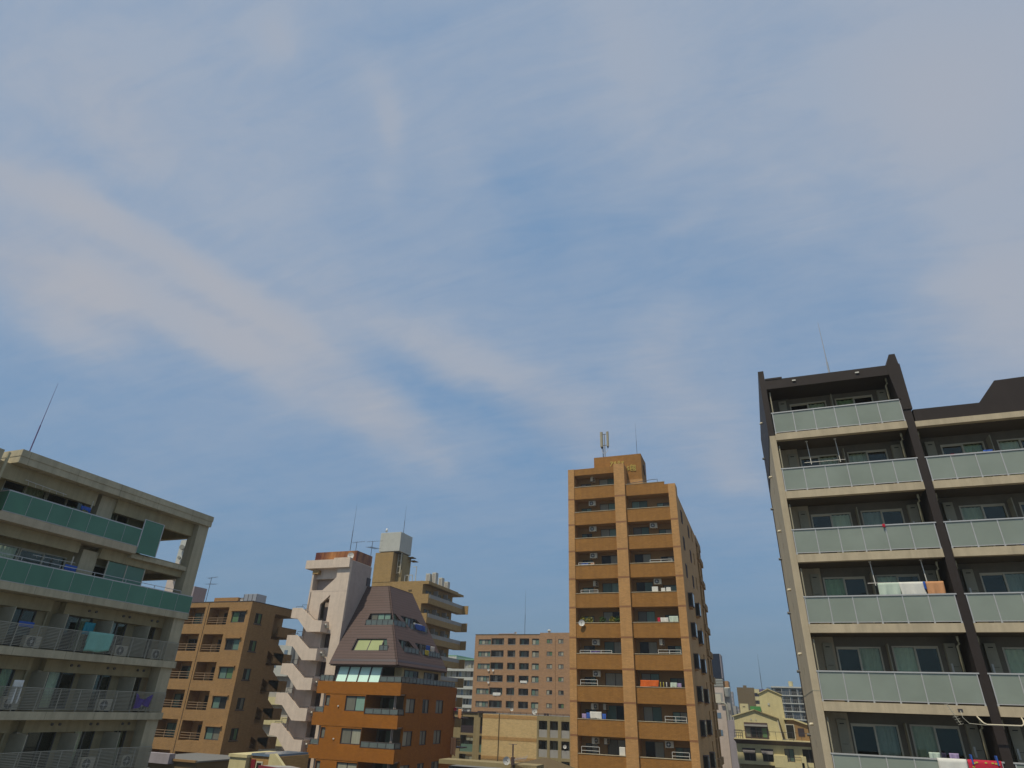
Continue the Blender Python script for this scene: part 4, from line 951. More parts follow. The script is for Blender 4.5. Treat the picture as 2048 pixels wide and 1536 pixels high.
# ------------------------------------------------------------------ brown tiled block, left of centre
T = thing('apartment_building', 'brown tiled apartment block with square balcony openings behind the grey block', 'building', -58, 62, -20)
FBn, FBs = F('-y', 58.0), F('+x', -52.8)
BF = [7.34 - 2.83 * k for k in range(10)]     # window sills
hol = []; back = []
for s in BF[:9]:
    hol += [(-65.9, -62.9, s - .1, s + 1.68), (-62.45, -59.35, s - .1, s + 1.68), (-58.7, -55.9, s - .2, s + 1.63), (-55.3, -53.4, s, s + 1.14)]
m_ = MB(); m_.facade(FBn, -66.5, -52.8, -20, 9.55, hol, .3); m_.build('front_wall', 'brown_tile', T)
hs = [(58.9, 60.0, s, s + 1.1) for s in BF[:9]]
m_ = MB(); m_.facade(FBs, 58.3, 62.1, -20, 9.55, hs, .2); m_.build('side_wall', 'brown_tile', T)
m_ = MB(); m_.box(-66.45, -53.05, 59.5, 61.9, -20, 9.2); m_.box(-66.45, -55.6, 61.9, 67, -20, 9.2); m_.build('core', 'recess_plaster', T)
m_ = MB(); m_.box(-66.5, -52.82, 58.3, 66.3, 9.25, 9.50); m_.box(-56, -52.8, 62.1, 66.4, 8.75, 9.55); m_.build('roof', 'brown_tile', T)
m_ = MB(); m_.box(-66.5, -52.77, 57.97, 58.1, 9.55, 9.62); m_.box(-52.9, -52.77, 58.1, 66.4, 9.55, 9.62); m_.build('roof_coping', 'dark_steel', T)
MB().box(-58.97, -58.91, 57.985, 58.0, -20, 9.5).build('wall_joint', 'black_hole', T)
for k, s in enumerate(BF[:9]):
    window(T, FBn, -55.3, -53.4, s, s + 1.14, 'dark_steel', 2, -.12, .07, panes=random.sample(['pane_teal', 'pane_green', 'pane_curtain', 'pane_dark', 'pane_grey'], 2))
    MB().box(-55.45, -53.25, 57.8, 58.0, s + 1.19, s + 1.29).build('window_hood', 'brown_tile', T)
    window(T, FBs, 58.9, 60.0, s, s + 1.1, 'dark_steel', 2, -.1, .06, panes=['pane_dark', random.choice(['pane_grey', 'pane_green', 'pane_teal'])])
    MB().box(-52.8, -52.72, 58.8, 60.1, s - .1, s - .03).build('window_sill', 'dark_steel', T)
    for (x0, x1, z0) in ((-65.9, -62.9, s - .1), (-62.45, -59.35, s - .1), (-58.7, -55.9, s - .2)):
        m_ = MB(); m_.box(x0 - .01, x1 + .01, 58.3, 59.5, z0 - .2, z0); m_.box(x0 - .01, x1 + .01, 58.3, 59.5, z0 + 1.8, z0 + 1.9); m_.box(x0 - .1, x0, 58.3, 59.5, z0, z0 + 1.8); m_.box(x1, x1 + .1, 58.3, 59.5, z0, z0 + 1.8); m_.build('loggia_lining', 'brown_tile', T)
        m_ = MB(); rail_bars(m_, F('-y', 58.12), x0 + .01, x1 - .01, 0, z0, z0 + .72, 3, 1.4, .022); m_.build('balcony_railing', 'tan_rail', T)
        if x0 != -58.7: window(T, F('-y', 59.5), x0 + .3, x1 - .1, z0 + .0, z0 + 1.35, 'dark_steel', 3, .03, .06)
        else: window(T, F('-y', 59.5), x0 + .9, x1 - .3, z0, z0 + 1.4, 'brown_steel', 2, .03, .06, panes=['pane_dark', 'pane_dark'])
# outside stair on its right flank: landings and sloping parapets, one flight per storey
for k, s in enumerate(BF[:9]):
    zf = s - .55
    m_ = MB()
    m_.prism([(-52.85, 62.1, zf + 1.6), (-52.85, 62.95, zf + 1.65), (-52.85, 64.9, zf - .35), (-52.85, 66.2, zf - .35), (-52.85, 66.2, zf - 1.45), (-52.85, 64.3, zf - 1.45), (-52.85, 62.1, zf + .55)][::-1] if False else
             [(-52.85, 62.1, zf - .75), (-52.85, 62.95, zf - .75), (-52.85, 64.9, zf - 2.1), (-52.85, 64.9, zf - 3.2), (-52.85, 62.1, zf - 1.95)],
             [(-53.05, 62.1, zf - .75), (-53.05, 62.95, zf - .75), (-53.05, 64.9, zf - 2.1), (-53.05, 64.9, zf - 3.2), (-53.05, 62.1, zf - 1.95)])
    m_.box(-53.05, -52.85, 64.9, 66.4, zf - .45, zf + .7); m_.box(-53.05, -52.85, 63.2, 64.9, zf - .4, zf + .7)
    m_.box(-55.6, -53.05, 66.2, 66.4, zf - .45, zf + .7)
    m_.build('stair_parapet', 'brown_tile', T)
    MB().box(-55.6, -53.05, 64.9, 66.2, zf - .45, zf - .3).build('stair_landing', 'brown_tile', T); MB().box(-55.6, -53.05, 62.1, 63.0, zf - 1.9, zf - 1.75).build('stair_landing', 'brown_tile', T); m_ = MB()
    m_.prism([(-53.05, 63.0, zf - 1.75), (-53.05, 64.9, zf - 3.1), (-53.05, 64.9, zf - 3.3), (-53.05, 63.0, zf - 1.95)], [(-54.3, 63.0, zf - 1.75), (-54.3, 64.9, zf - 3.1), (-54.3, 64.9, zf - 3.3), (-54.3, 63.0, zf - 1.95)])
    m_.build('stair_flight', 'brown_tile', T)
MB().box(-61.2, -57.6, 60.8, 63, 9.5, 10.5).build('roof_hatch', 'brown_tile', T)
t_ = thing('water_tank', 'squat metal water tank on the brown tiled block', 'water tank', -55.4, 61, 9.5)
MB().box(-56.4, -54.5, 60.4, 62.0, 9.72, 10.78).build('tank_body', 'steel', t_, bevel=.03)
m_ = MB(); [m_.box(-56.3 + k * .8, -56.2 + k * .8, 60.5, 61.9, 9.5, 9.72) for k in range(3)]; [m_.box(-56.42 + k * .62, -56.38 + k * .62, 60.37, 60.399, 9.75, 10.75) for k in range(4)]; m_.build('stand', 'dark_steel', t_)
dish(-57.3, 61.2, 10.0, 'white satellite dish standing beside the metal tank on the brown block', R_(30), .5)
m_ = MB(); m_.box(-66.6, -65.0, 61, 63, 9.5, 12.0); solo(m_.build('roof_box', 'lavender_render'), 'mauve grey plant box on the left end of the brown block roof', 'roof box')
dish(-65.2, 60.0, 9.6, 'large white satellite dish by the mauve plant box', R_(50), .8)
yagi(-63.7, 62.0, 9.5, 13.2, .2, 7, 1.2, 'tall thin aerial with two sets of arms on the brown block', 2)

# ------------------------------------------------------------------ white stair tower
T = thing('stair_tower', 'pinkish white stair tower with zigzag outside stairs and a copper crown', 'building', -45.4, 63.5, -20)
FW = F('-y', 61.3)
SP = [9.06 - 2.83 * k for k in range(9)]        # left landing parapet tops
# front wall as pieces round the two big openings
door = [(-45.3, -44.15, p - 4.0, p - 2.55) for p in SP[:8]]
m_ = MB()
X0, X1 = -47.95, -42.9
m_.facade(FW, X0, X1, -20, 7.8, door, .9, closed=False)
def plate(poly, name, mat, y0=61.3, y1=61.6): MB().prism([(x, y0, z) for x, z in poly], [(x, y1, z) for x, z in poly]).build(name, mat, T)
m_.build('front_wall', 'white_render', T)
plate([(X0, 7.8), (-46.17, 7.8), (-46.19, 9.6), (-45.04, 10.6), (-45.04, 7.8), (X1, 7.8), (X1, 14.35), (-45.13, 14.35), (-44.65, 13.53), (-44.58, 12.5), (-46.2, 11.12), (-47.7, 11.12), (-47.75, 13.3), (X0, 13.3)], 'front_wall', 'white_render')
m_ = MB(); m_.box(-42.93, -42.895, 61.302, 61.6, -20, 7.79); m_.box(-42.93, -42.895, 61.6, 65.66, -20, 14.36); m_.build('side_wall', 'grey_and_shaded_render', T)  # right flank away from the sun, its shade put into the render colour
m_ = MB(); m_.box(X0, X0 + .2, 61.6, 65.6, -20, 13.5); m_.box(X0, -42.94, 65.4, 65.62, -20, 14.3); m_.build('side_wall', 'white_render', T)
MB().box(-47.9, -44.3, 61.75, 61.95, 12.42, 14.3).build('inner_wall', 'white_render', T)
MB().box(-47.9, -44.3, 62.3, 62.5, 10.3, 12.5).build('stair_parapet', 'grey_and_shaded_render', T)  # greyer than the wall above: the recess shade is put into the colour
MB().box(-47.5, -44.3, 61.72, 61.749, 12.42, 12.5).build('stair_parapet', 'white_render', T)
MB().box(-46.4, -44.9, 62.5, 62.7, 7.5, 11).build('inner_wall', 'grey_and_shaded_render', T)
MB().box(-47.7, -42.95, 62.2, 62.4, -20, 7.6).build('inner_wall', 'far_brown', T)
m_ = MB(); m_.box(-48.9, -42.9, 61.0, 61.29, 13.54, 14.48); m_.box(-48.9, -47.96, 61.3, 62.6, 13.54, 14.48); m_.box(-48.6, -42.94, 61.61, 65.4, 14.2, 14.44); m_.box(-45.13, -42.97, 61.02, 61.6, 14.48, 14.64)
m_.build('cornice', 'white_render', T)
MB().box(-47.95, -47.15, 61.25, 62.1, 12.95, 13.4).build('light_box', 'ochre_tile', T)
MB().box(-48.75, -42.97, 62.3, 65.6, 14.45, 15.66).build('copper_crown', 'copper', T)
MB().box(-42.93, -42.84, 64.9, 65.7, 12.15, 13.05).build('side_window', 'gutter_metal', T)
MB().box(-47.85, -47.7, 61.18, 61.29, -20, 11.0).build('corner_strip', 'white_render', T)
for z in (10.95,): MB().box(X0, X1, 61.293, 61.31, z, z + .025).build('wall_joint', 'grey_and_shaded_render', T)
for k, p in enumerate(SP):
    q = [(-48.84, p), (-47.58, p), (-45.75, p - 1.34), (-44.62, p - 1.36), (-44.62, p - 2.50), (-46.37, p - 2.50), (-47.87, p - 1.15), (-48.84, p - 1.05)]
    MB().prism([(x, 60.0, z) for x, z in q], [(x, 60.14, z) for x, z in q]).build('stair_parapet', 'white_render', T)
    m_ = MB(); m_.box(-44.76, -44.62, 60.14, 61.29, p - 2.5, p - 1.36); m_.build('landing_side', 'white_render', T)
    m_ = MB(); m_.box(-48.84, -48.70, 60.14, 61.2, p - 1.05, p); m_.box(-48.84, -47.96, 61.2, 61.34, p - 1.05, p); m_.build('landing_side', 'white_render', T)
    m_ = MB(); m_.box(-46.3, -44.77, 60.15, 61.29, p - 2.49, p - 2.3); m_.box(-48.69, -47.8, 60.15, 61.19, p - 1.04, p - .9)
    m_.prism([(-47.8, 60.15, p - .9), (-46.3, 60.15, p - 2.3), (-46.3, 60.15, p - 2.48), (-47.8, 60.15, p - 1.04)], [(-47.8, 61.1, p - .9), (-46.3, 61.1, p - 2.3), (-46.3, 61.1, p - 2.48), (-47.8, 61.1, p - 1.04)])
    m_.build('landing_floor', 'white_render', T)
    m_ = MB(); m_.tube([(-48.5, 60.2, p), (-48.5, 60.2, p + .16), (-47.58, 60.2, p + .16), (-45.75, 60.2, p - 1.2), (-44.68, 60.2, p - 1.2), (-44.68, 60.2, p - 1.36)], .025, 6)
    m_.tube([(-48.3, 60.95, p + .0), (-48.3, 60.95, p + .45), (-47.6, 60.95, p + .45), (-47.6, 60.95, p)], .025, 6); m_.build('handrail', 'dark_steel', T)
    l_ = MB().tube([(-44.6, 60.65, p - 1.72), (-44.42, 60.65, p - 1.72)], .10, 10).build('landing_lamp', 'white_paint', T)
    MB().box(-44.61, -44.35, 60.75, 61.1, p - 2.05, p - 1.8).build('meter_box', 'cream_frame', T)
    if k < 8: MB().box(-45.28, -44.17, 62.05, 62.15, p - 4.0, p - 2.55).build('landing_door', 'brown_steel', T)
rod('lightning_rod', -44.5, 63, 15.66, 21.5, .035, 'tall dark lightning rod above the copper crown')
yagi(-44.4, 64.0, 15.66, 17.15, .25, 8, 1.5, 'shorter aerial on the copper crown, just right of the tall rod')
yagi(-42.98, 65.2, 15.66, 17.45, .35, 9, 1.9, 'taller two part aerial at the right corner of the copper crown', 2)
dish(-43.25, 61.5, 14.5, 'white satellite dish in front of the copper crown', R_(15), .75)

# ------------------------------------------------------------------ orange brick building under the brown mansard
T = thing('apartment_building', 'orange brick building with a tall brown mansard roof beside the white stair tower', 'building', -38.5, 66, -20)
sl = .6
def mf(x, z, d=0): return (x, 60 + sl * (z - 3.4) + d, z)                 # a point of the front slope
def mr(y, z, d=0): return (-34.65 - sl * (z - 3.4) - d, y, z)             # a point of the right slope
def hipx(z): return -34.65 - sl * (z - 3.4)
def hipy(z): return 60 + sl * (z - 3.4)
def bky(z): return 71.6 - .10 * (z - 3.4)
def fpan(poly, name='mansard_roof', mat='mansard_sheet', th=.22): MB().prism([mf(x, z) for x, z in poly], [mf(x, z, th) for x, z in poly]).build(name, mat, T)
def rpan(poly, name='mansard_roof', mat='mansard_sheet', th=.22): MB().prism([mr(y, z) for y, z in poly], [mr(y, z, th) for y, z in poly]).build(name, mat, T)
A0, A1, B0, B1, TOP = 4.78, 6.02, 7.48, 8.78, 12.0
L = -42.88
fpan([(L, 3.4), (hipx(3.4), 3.4), (hipx(A0), A0), (L, A0)])
fpan([(L, A0), (-41.0, A0), (-40.95, A1), (L, A1)]); fpan([(hipx(A0) - 1.0, A0), (hipx(A0), A0), (hipx(A1), A1), (hipx(A1) - 1.0, A1)])
fpan([(L, A1), (hipx(A1), A1), (hipx(B0), B0), (L, B0)])
fpan([(L, B0), (-40.75, B0), (-40.7, B1), (L, B1)])
fpan([(L, B1), (hipx(B1), B1), (hipx(TOP), TOP), (L, TOP)])
rpan([(hipy(3.4), 3.4), (bky(3.4), 3.4), (bky(A0), A0), (hipy(A0), A0)])
rpan([(hipy(A0), A0), (62.5, A0), (62.2, A1), (hipy(A1), A1)]); rpan([(66.0, A0), (66.6, A0), (65.9, A1), (64.6, A1)]); rpan([(71.3, A0), (bky(A0), A0), (bky(A1), A1), (69.9, A1)])
rpan([(hipy(A1), A1), (bky(A1), A1), (bky(B0), B0), (hipy(B0), B0)])
rpan([(65.3, B0), (66.2, B0), (64.95, B1), (63.9, B1)]); rpan([(70.5, B0), (bky(B0), B0), (bky(B1), B1), (68.85, B1)])
rpan([(hipy(B1), B1), (bky(B1), B1), (bky(TOP), TOP), (hipy(TOP), TOP)])
MB().prism([(L, hipy(TOP), TOP), (hipx(TOP), hipy(TOP), TOP), (hipx(TOP), bky(TOP), TOP), (L, bky(TOP), TOP)], [(L, hipy(TOP), TOP + .08), (hipx(TOP), hipy(TOP), TOP + .08), (hipx(TOP), bky(TOP), TOP + .08), (L, bky(TOP), TOP + .08)]).build('roof', 'mansard_sheet', T)
m_ = MB(); m_.prism([mf(-42.6, 3.72, -.012), mf(-34.98, 3.72, -.012), mf(-35.08, 3.92, -.012), mf(-42.6, 3.92, -.012)], [mf(-42.6, 3.72, .02), mf(-34.98, 3.72, .02), mf(-35.08, 3.92, .02), mf(-42.6, 3.92, .02)])
m_.prism([mr(60.35, 3.72, -.012), mr(71.3, 3.72, -.012), mr(71.3, 3.92, -.012), mr(60.45, 3.92, -.012)], [mr(60.35, 3.72, .02), mr(71.3, 3.72, .02), mr(71.3, 3.92, .02), mr(60.45, 3.92, .02)]); m_.build('gutter_slot', 'gutter_metal', T)
MB().box(-42.85, -34.75, 60.25, 71.4, 3.28, 3.40).build('eave_soffit', 'mansard_sheet', T)
MB().tube([(hipx(3.4), 60, 3.42), (hipx(TOP), hipy(TOP), TOP)], .06, 6).build('hip_capping', 'mansard_sheet', T)
# the lived-in floors behind the openings of the roof
for z0, z1, zr in ((A0, A1, 4.7), (B0, B1, 7.4)):
    xs, ys = hipx(z1) - .15, hipy(z1) + .15
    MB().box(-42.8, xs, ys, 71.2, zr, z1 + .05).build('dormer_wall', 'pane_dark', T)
    m_ = MB(); m_.prism([(-42.7, hipy(zr) + .3, zr - .06), (hipx(zr) - .3, hipy(zr) + .3, zr - .06), (hipx(zr) - .3, 71.2, zr - .06), (-42.7, 71.2, zr - .06)], [(-42.7, hipy(zr) + .3, zr), (hipx(zr) - .3, hipy(zr) + .3, zr), (hipx(zr) - .3, 71.2, zr), (-42.7, 71.2, zr)]); m_.build('balcony_floor', 'grey_and_shaded_render', T)
fd = F('-y', hipy(B1) + .12)
window(T, fd, -40.55, -38.05, B0 - .05, B1 - .02, 'dark_steel', 3, .03, .07, panes=['pane_grey', 'pane_light_teal', 'pane_light_teal'])
fr_ = F('+x', hipx(B1) - .12)
window(T, fr_, 63.5, 64.5, B0, B1 - .02, 'dark_steel', 1, .03, .06, panes=['pane_teal'])
window(T, fr_, 66.3, 67.6, B0, B1 - .02, 'dark_steel', 2, .03, .06, panes=['pane_light_teal', 'pane_blue']); window(T, fr_, 68.6, 69.2, B0, B1, 'dark_steel', 1, .03, .06, panes=['pane_dark'])
# side cheeks: pale triangular cheek walls beside each opening on the right slope
for (y, zb, zt) in ((65.3, B0, B1), (70.45, B0, B1), (65.95, A0, A1), (71.2, A0, A1)):
    m_ = MB(); xb, xt = hipx(zb), hipx(zt)
    m_.prism([(xb - .05, y - .0, zb), (xt - .05, y - .9, zt), (xt - .12, y - .9, zt), (xb - .85, y - .0, zb)], [(xb - .05, y - .08, zb), (xt - .05, y - .98, zt), (xt - .12, y - .98, zt), (xb - .85, y - .08, zb)]); m_.build('cheek_wall', 'cream_render', T)
m_ = MB(); m_.prism([(-41.0, hipy(A0) + .05, A0), (-40.95, hipy(A1) + .05, A1), (-40.95, hipy(A1) + .1, A1), (-41.0, hipy(A1) + .1, A0)], [(-40.93, hipy(A0) + .05, A0), (-40.88, hipy(A1) + .05, A1), (-40.88, hipy(A1) + .1, A1), (-40.93, hipy(A1) + .1, A0)])
m_.build('cheek_wall', 'gutter_metal', T)
# sloping lime glazing in the lower opening
sg = MB().prism([mf(-40.8, A0 - .02, .18), mf(-37.55, A0 - .02, .18), mf(-37.55, A0 + .05, .18), mf(-40.8, A0 + .05, .18)], [mf(-40.8, A0 - .02, .3), mf(-37.55, A0 - .02, .3), mf(-37.55, A0 + .05, .3), mf(-40.8, A0 + .05, .3)]).build('sloping_glazing', 'gutter_metal', T)
for x in (-40.75, -39.15, -37.6): MB().prism([mf(x - .05, A0, .18), mf(x + .05, A0, .18), mf(x + .05, A1 - .05, .18), mf(x - .05, A1 - .05, .18)], [mf(x - .05, A0, .3), mf(x + .05, A0, .3), mf(x + .05, A1 - .05, .3), mf(x - .05, A1 - .05, .3)]).build('glazing_bar', 'gutter_metal', sg)
for x0, x1 in ((-40.7, -39.2), (-39.1, -37.65)): MB().prism([mf(x0, A0 + .06, .2), mf(x1, A0 + .06, .2), mf(x1, A1 - .1, .2), mf(x0, A1 - .1, .2)], [mf(x0, A0 + .06, .23), mf(x1, A0 + .06, .23), mf(x1, A1 - .1, .23), mf(x0, A1 - .1, .23)]).build('pane', 'pane_lime', sg)
window(T, F('-y', hipy(A1) + .12), -37.6, -36.7, A0, A1, 'dark_steel', 1, .03, .06, panes=['pane_teal'])
fr2 = F('+x', hipx(A1) - .12)
window(T, fr2, 63.0, 64.2, A0, A1, 'dark_steel', 2, .03, .06, panes=['pane_teal', 'pane_dark']); window(T, fr2, 67.2, 69.4, A0, A1, 'dark_steel', 3, .03, .06, panes=['pane_grey', 'pane_dark', 'pane_blue'])
def glass_rail(pts, z0, h, n_each, name='balcony_railing', mat='dark_steel', par=None):
    rl = MB(); gl = MB()
    for (p, q), n in zip(zip(pts, pts[1:]), n_each):
        p, q = Vector((*p, 0)), Vector((*q, 0)); 
        for zz_ in (z0 + .06, z0 + h): rl.tube([(p.x, p.y, zz_), (q.x, q.y, zz_)], .03, 4)
        for j in range(n + 1):
            c = p + (q - p) * j / n; rl.box(c.x - .03, c.x + .03, c.y - .03, c.y + .03, z0, z0 + h)
        d = (q - p).normalized(); nn = Vector((-d.y, d.x, 0)) * .01
        for j in range(n):
            a = p + (q - p) * j / n + d * .04; b = p + (q - p) * (j + 1) / n - d * .04
            gl.prism([(a.x + nn.x, a.y + nn.y, z0 + .1), (b.x + nn.x, b.y + nn.y, z0 + .1), (b.x + nn.x, b.y + nn.y, z0 + h - .04), (a.x + nn.x, a.y + nn.y, z0 + h - .04)], [(a.x - nn.x, a.y - nn.y, z0 + .1), (b.x - nn.x, b.y - nn.y, z0 + .1), (b.x - nn.x, b.y - nn.y, z0 + h - .04), (a.x - nn.x, a.y - nn.y, z0 + h - .04)])
    rl = rl.build(name, mat, par or T); gl.build('glass_panel', 'rail_glass', rl); return rl
o_ = .08
glass_rail([(-40.7, hipy(B0) + .12), (hipx(B0) - .12, hipy(B0) + .12), (hipx(B0) - .12, 65.3)], B0 - .05, .62, [5, 3])
glass_rail([(hipx(B0) - .1, 66.3), (hipx(B0) - .1, 70.4)], B0 - .05, .62, [6])
glass_rail([(-37.6, hipy(A0) + .12), (-36.6, hipy(A0) + .12)], A0 - .02, .55, [2])
glass_rail([(hipx(A0) - .1, 62.6), (hipx(A0) - .1, 65.9)], A0 - .02, .58, [4]); glass_rail([(hipx(A0) - .1, 66.7), (hipx(A0) - .1, 71.1)], A0 - .02, .58, [7])
def hangx(y0, y1, x, zt, zb, mat, label, g_='washing on the mansard balconies', cat='washing'): return hang(y0, y1, x, zt, zb, mat, label, g_, plane='x', sway=.05, cat=cat, name=cat)
hangx(67.3, 69.6, hipx(B0) - .02, B0 + .66, B0 + .1, 'cloth_blue', 'blue and white quilt over the upper right balcony rail of the mansard', cat='quilt')
hangx(67.2, 69.3, hipx(B0) - .2, B0 + .78, B0 + .5, 'cloth_white', 'white bedding folded over the top of the blue quilt', cat='bedding')
hangx(67.9, 68.7, hipx(A0) - .3, A1 - .1, A1 - .7, 'cloth_blue', 'blue shirt on the lower right mansard balcony', cat='shirt')
hangx(69.0, 69.9, hipx(A0) - .3, A1 - .1, A1 - .95, 'cloth_white', 'white shirts on the lower right mansard balcony', cat='shirt')
hangx(67.3, 68.2, hipx(A0) - .05, A0 + .6, A0 + .05, 'cloth_yellow', 'yellow cloth at the left of the lower right mansard balcony', cat='cloth')
# the storey of the roof terrace, under the eave
zT = 1.80
FTt = F('-y', 62.3)
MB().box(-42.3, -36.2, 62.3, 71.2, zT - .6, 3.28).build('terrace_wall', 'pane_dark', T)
m_ = MB(); m_.box(-36.2, -35.3, 62.2, 71.2, zT - .6, 3.28); m_.build('terrace_wall', 'cream_render', T)
Yb, Yt = 60.25, 60.75
xs = [-42.0 + .0 + (j * (-36.75 + 42.0) / 4) for j in range(5)]
m_ = MB(); m_.box(xs[0], xs[-1], Yt + .02, Yt + .1, 3.2, 3.28); sg = m_.build('sloping_glazing', 'gutter_metal', T)
for x in xs: MB().prism([(x - .07, Yb, zT - .05), (x + .07, Yb, zT - .05), (x + .07, Yt, 3.28), (x - .07, Yt, 3.28)], [(x - .07, Yb + .1, zT - .05), (x + .07, Yb + .1, zT - .05), (x + .07, Yt + .1, 3.28), (x - .07, Yt + .1, 3.28)]).build('glazing_bar', 'gutter_metal', sg)
for a, b in zip(xs, xs[1:]): MB().prism([(a + .08, Yb + .05, zT - .02), (b - .08, Yb + .05, zT - .02), (b - .08, Yt + .05, 3.26), (a + .08, Yt + .05, 3.26)], [(a + .08, Yb + .08, zT - .02), (b - .08, Yb + .08, zT - .02), (b - .08, Yt + .08, 3.26), (a + .08, Yt + .08, 3.26)]).build('pane', 'pane_aqua', sg)
FRt = F('+x', -35.3)
window(T, FRt, 62.6, 65.6, zT - .3, 3.1, 'dark_steel', 3, .03, .07, panes=['pane_teal', 'pane_teal', 'pane_dark']); window(T, FRt, 67.0, 70.4, zT - .3, 3.1, 'dark_steel', 4, .03, .07, panes=['pane_grey', 'pane_dark', 'pane_grey', 'pane_dark'])
glass_rail([(-43.72, 60.15), (-42.15, 60.15)], zT, .55, [3]); glass_rail([(-36.6, 60.15), (-34.12, 60.15), (-34.12, 72.6)], zT, .55, [3, 16])
MB().box(-35.6, -35.4, 66.2, 70.2, 2.35, 2.38).box(-34.9, -34.7, 67.5, 71.8, zT + .35, zT + .4).build('clothes_rack', 'timber', T)
# brick storeys: solid bands and windows, with the corner loggia
for k in range(5):
    t0 = zT - 2.87 * k; b0 = t0 - 1.15         # band of parapet
    MB().box(-43.85, -34.0, 60.0, 60.2, b0, t0).box(-34.2, -34.0, 60.2, 73.0, b0 + (.15 if k else .15), t0).build('brick_band', 'orange_brick', T)
    MB().box(-43.8, -34.21, 60.21, 72.9, b0 + .02, b0 + .25).build('floor_slab', 'grey_and_shaded_render', T)
    MB().box(-43.85, -43.65, 60.21, 61.2, b0, t0).build('brick_band', 'orange_brick', T)
    w0, w1 = b0 - 1.32, b0 - .12
    lo = t0 - 2.87
    # front wall between bands
    MB().facade(F('-y', 60.03), -42.65, -37.9, lo, b0 + .0, [(-40.22, -37.92, lo + .22, b0 - .14), (-42.62, -42.1, lo + .62, b0 - .16)], .3).build('brick_wall', 'orange_brick', T)
    window(T, F('-y', 60.03), -40.2, -37.94, lo + .22, b0 - .14, 'gutter_metal', 2, -.12, .07, panes=[random.choice(['pane_grey', 'pane_curtain']), 'pane_light_teal' if k < 1 else 'pane_curtain'])
    window(T, F('-y', 60.03), -42.6, -42.12, lo + .62, b0 - .16, 'gutter_metal', 1, -.12, .06, panes=['pane_grey'])
    MB().box(-42.45, -38.0, 60.4, 62, lo, b0).build('core', 'interior_dark', T)
    # right wall
    MB().facade(F('+x', -34.03), 61.3, 72.9, lo, b0 + .15, [(61.4, 63.3, lo + .22, b0 - .2), (64.9, 66.35, lo + .22, b0 - .2), (68.0, 69.8, lo + .22, b0 - .2)], .25).build('brick_wall', 'orange_brick', T)
    for a, b in ((61.4, 63.3), (64.9, 66.35), (68.0, 69.8)): window(T, F('+x', -34.03), a + .02, b - .02, lo + .22, b0 - .2, 'gutter_metal', 2, -.1, .07, panes=['pane_curtain' if a < 62 else random.choice(['pane_dark', 'pane_grey']), 'pane_grey'])
    # loggia back
    m_ = MB(); m_.box(-37.9, -34.3, 62.9, 63.0, lo, b0); m_.build('loggia_wall', 'dark_plaster', T)
    MB().box(-37.95, -37.9, 60.3, 62.9, lo, b0).build('loggia_wall', 'orange_brick', T)
    window(T, F('-y', 62.9), -37.6, -36.1, lo + .1, b0 - .2, 'gutter_metal', 2, .02, .07, panes=['pane_dark', 'pane_teal'])
    MB().tube([(-34.9, 60.6, lo), (-34.9, 60.6, b0)], .05, 8).build('downpipe', 'pinkish_render', T)
    MB().tube([(-34.75, 60.6, lo), (-34.75, 60.6, b0)], .03, 8).build('downpipe', 'pinkish_render', T)
    glass_rail([(-37.85, 60.12), (-34.12, 60.12), (-34.12, 61.2)], lo, .52, [4, 1])
    glass_rail([(-43.7, 60.12), (-42.75, 60.12)], lo, .5, [1])
    MB().box(-43.5, -42.66, 60.9, 61.25, lo, b0 - .04).build('end_wall', 'white_render', T)
    MB().tube([(-40.95, 60.03, lo + .62), (-40.95, 59.93, lo + .62)], .07, 8).build('wall_vent', 'rust_white', T)
    if k: MB().tube([(-35.9 - 2.2, 60.3, lo + .8), (-35.2, 60.3, lo + .7)], .018, 6).build('clothes_rail', 'aluminium', T) if k == 2 else None
MB().box(-43.6, -34.3, 63.1, 72.8, -20, 1.2).build('core', 'interior_dark', T)
MB().box(-43.6, -34.05, 60.05, 72.9, -20, zT - 2.87 * 5 - .2).build('lower_wall', 'orange_brick', T)
# the small terraces at the back right corner
for k, z in enumerate((-.8, -3.7)):
    m_ = MB(); rail_bars(m_, F('-y', 72.6), -34.0, -32.9, 0, z - .35, z + .4, 3, .5, .025); m_.fb(F('-y', 72.6), -34.1, -32.8, -1.5, .05, z - .5, z - .38); m_.build('corner_balcony', 'brown_steel', T)
hang(-33.3, -32.9, 72.3, -.35, -1.3, 'cloth_peach', 'cream towel on the small upper corner balcony of the brick building', sway=.05)
hang(-33.9, -33.6, 72.4, -.2, -.55, 'cloth_red', 'small red cloth on the upper corner balcony of the brick building', cat='cloth', name='cloth')
hang(-34.0, -33.4, 72.4, -3.2, -4.9, 'cloth_peach', 'long beige patterned cloth on the lower corner balcony of the brick building', cat='cloth', name='cloth')

# ------------------------------------------------------------------ ochre block with the boxy tank
T = thing('apartment_building', 'ochre tiled apartment block with a lift shaft and balconies facing right', 'building', -54, 96, -20)
MB().box(-58.4, -49.0, 90.0, 101, -20, 17.3).build('wall', 'ochre_tile', T)
m_ = MB(); m_.box(-58.4, -55.0, 89.96, 94.2, 17.3, 22.05); m_.build('lift_shaft', 'ochre_tile', T)
m_ = MB(); m_.box(-55, -54.0, 91.5, 94.2, 17.3, 22.0); m_.build('lift_shaft', 'olive_concrete', T)
m_ = MB(); m_.box(-54, -53.1, 93.0, 94.3, 21.75, 21.85); m_.box(-54, -53.0, 93.6, 95, 21.3, 21.38); m_.build('shaft_canopy', 'far_brown', T)
m_ = MB(); m_.box(-49.0, -48.0, 90.0, 101, 16.8, 17.25); m_.box(-48.02, -47.95, 91, 103.2, 16.75, 17.1); m_.box(-58.4, -48.0, 101, 103.2, 16.8, 17.1); m_.build('roof', 'ochre_tile', T)
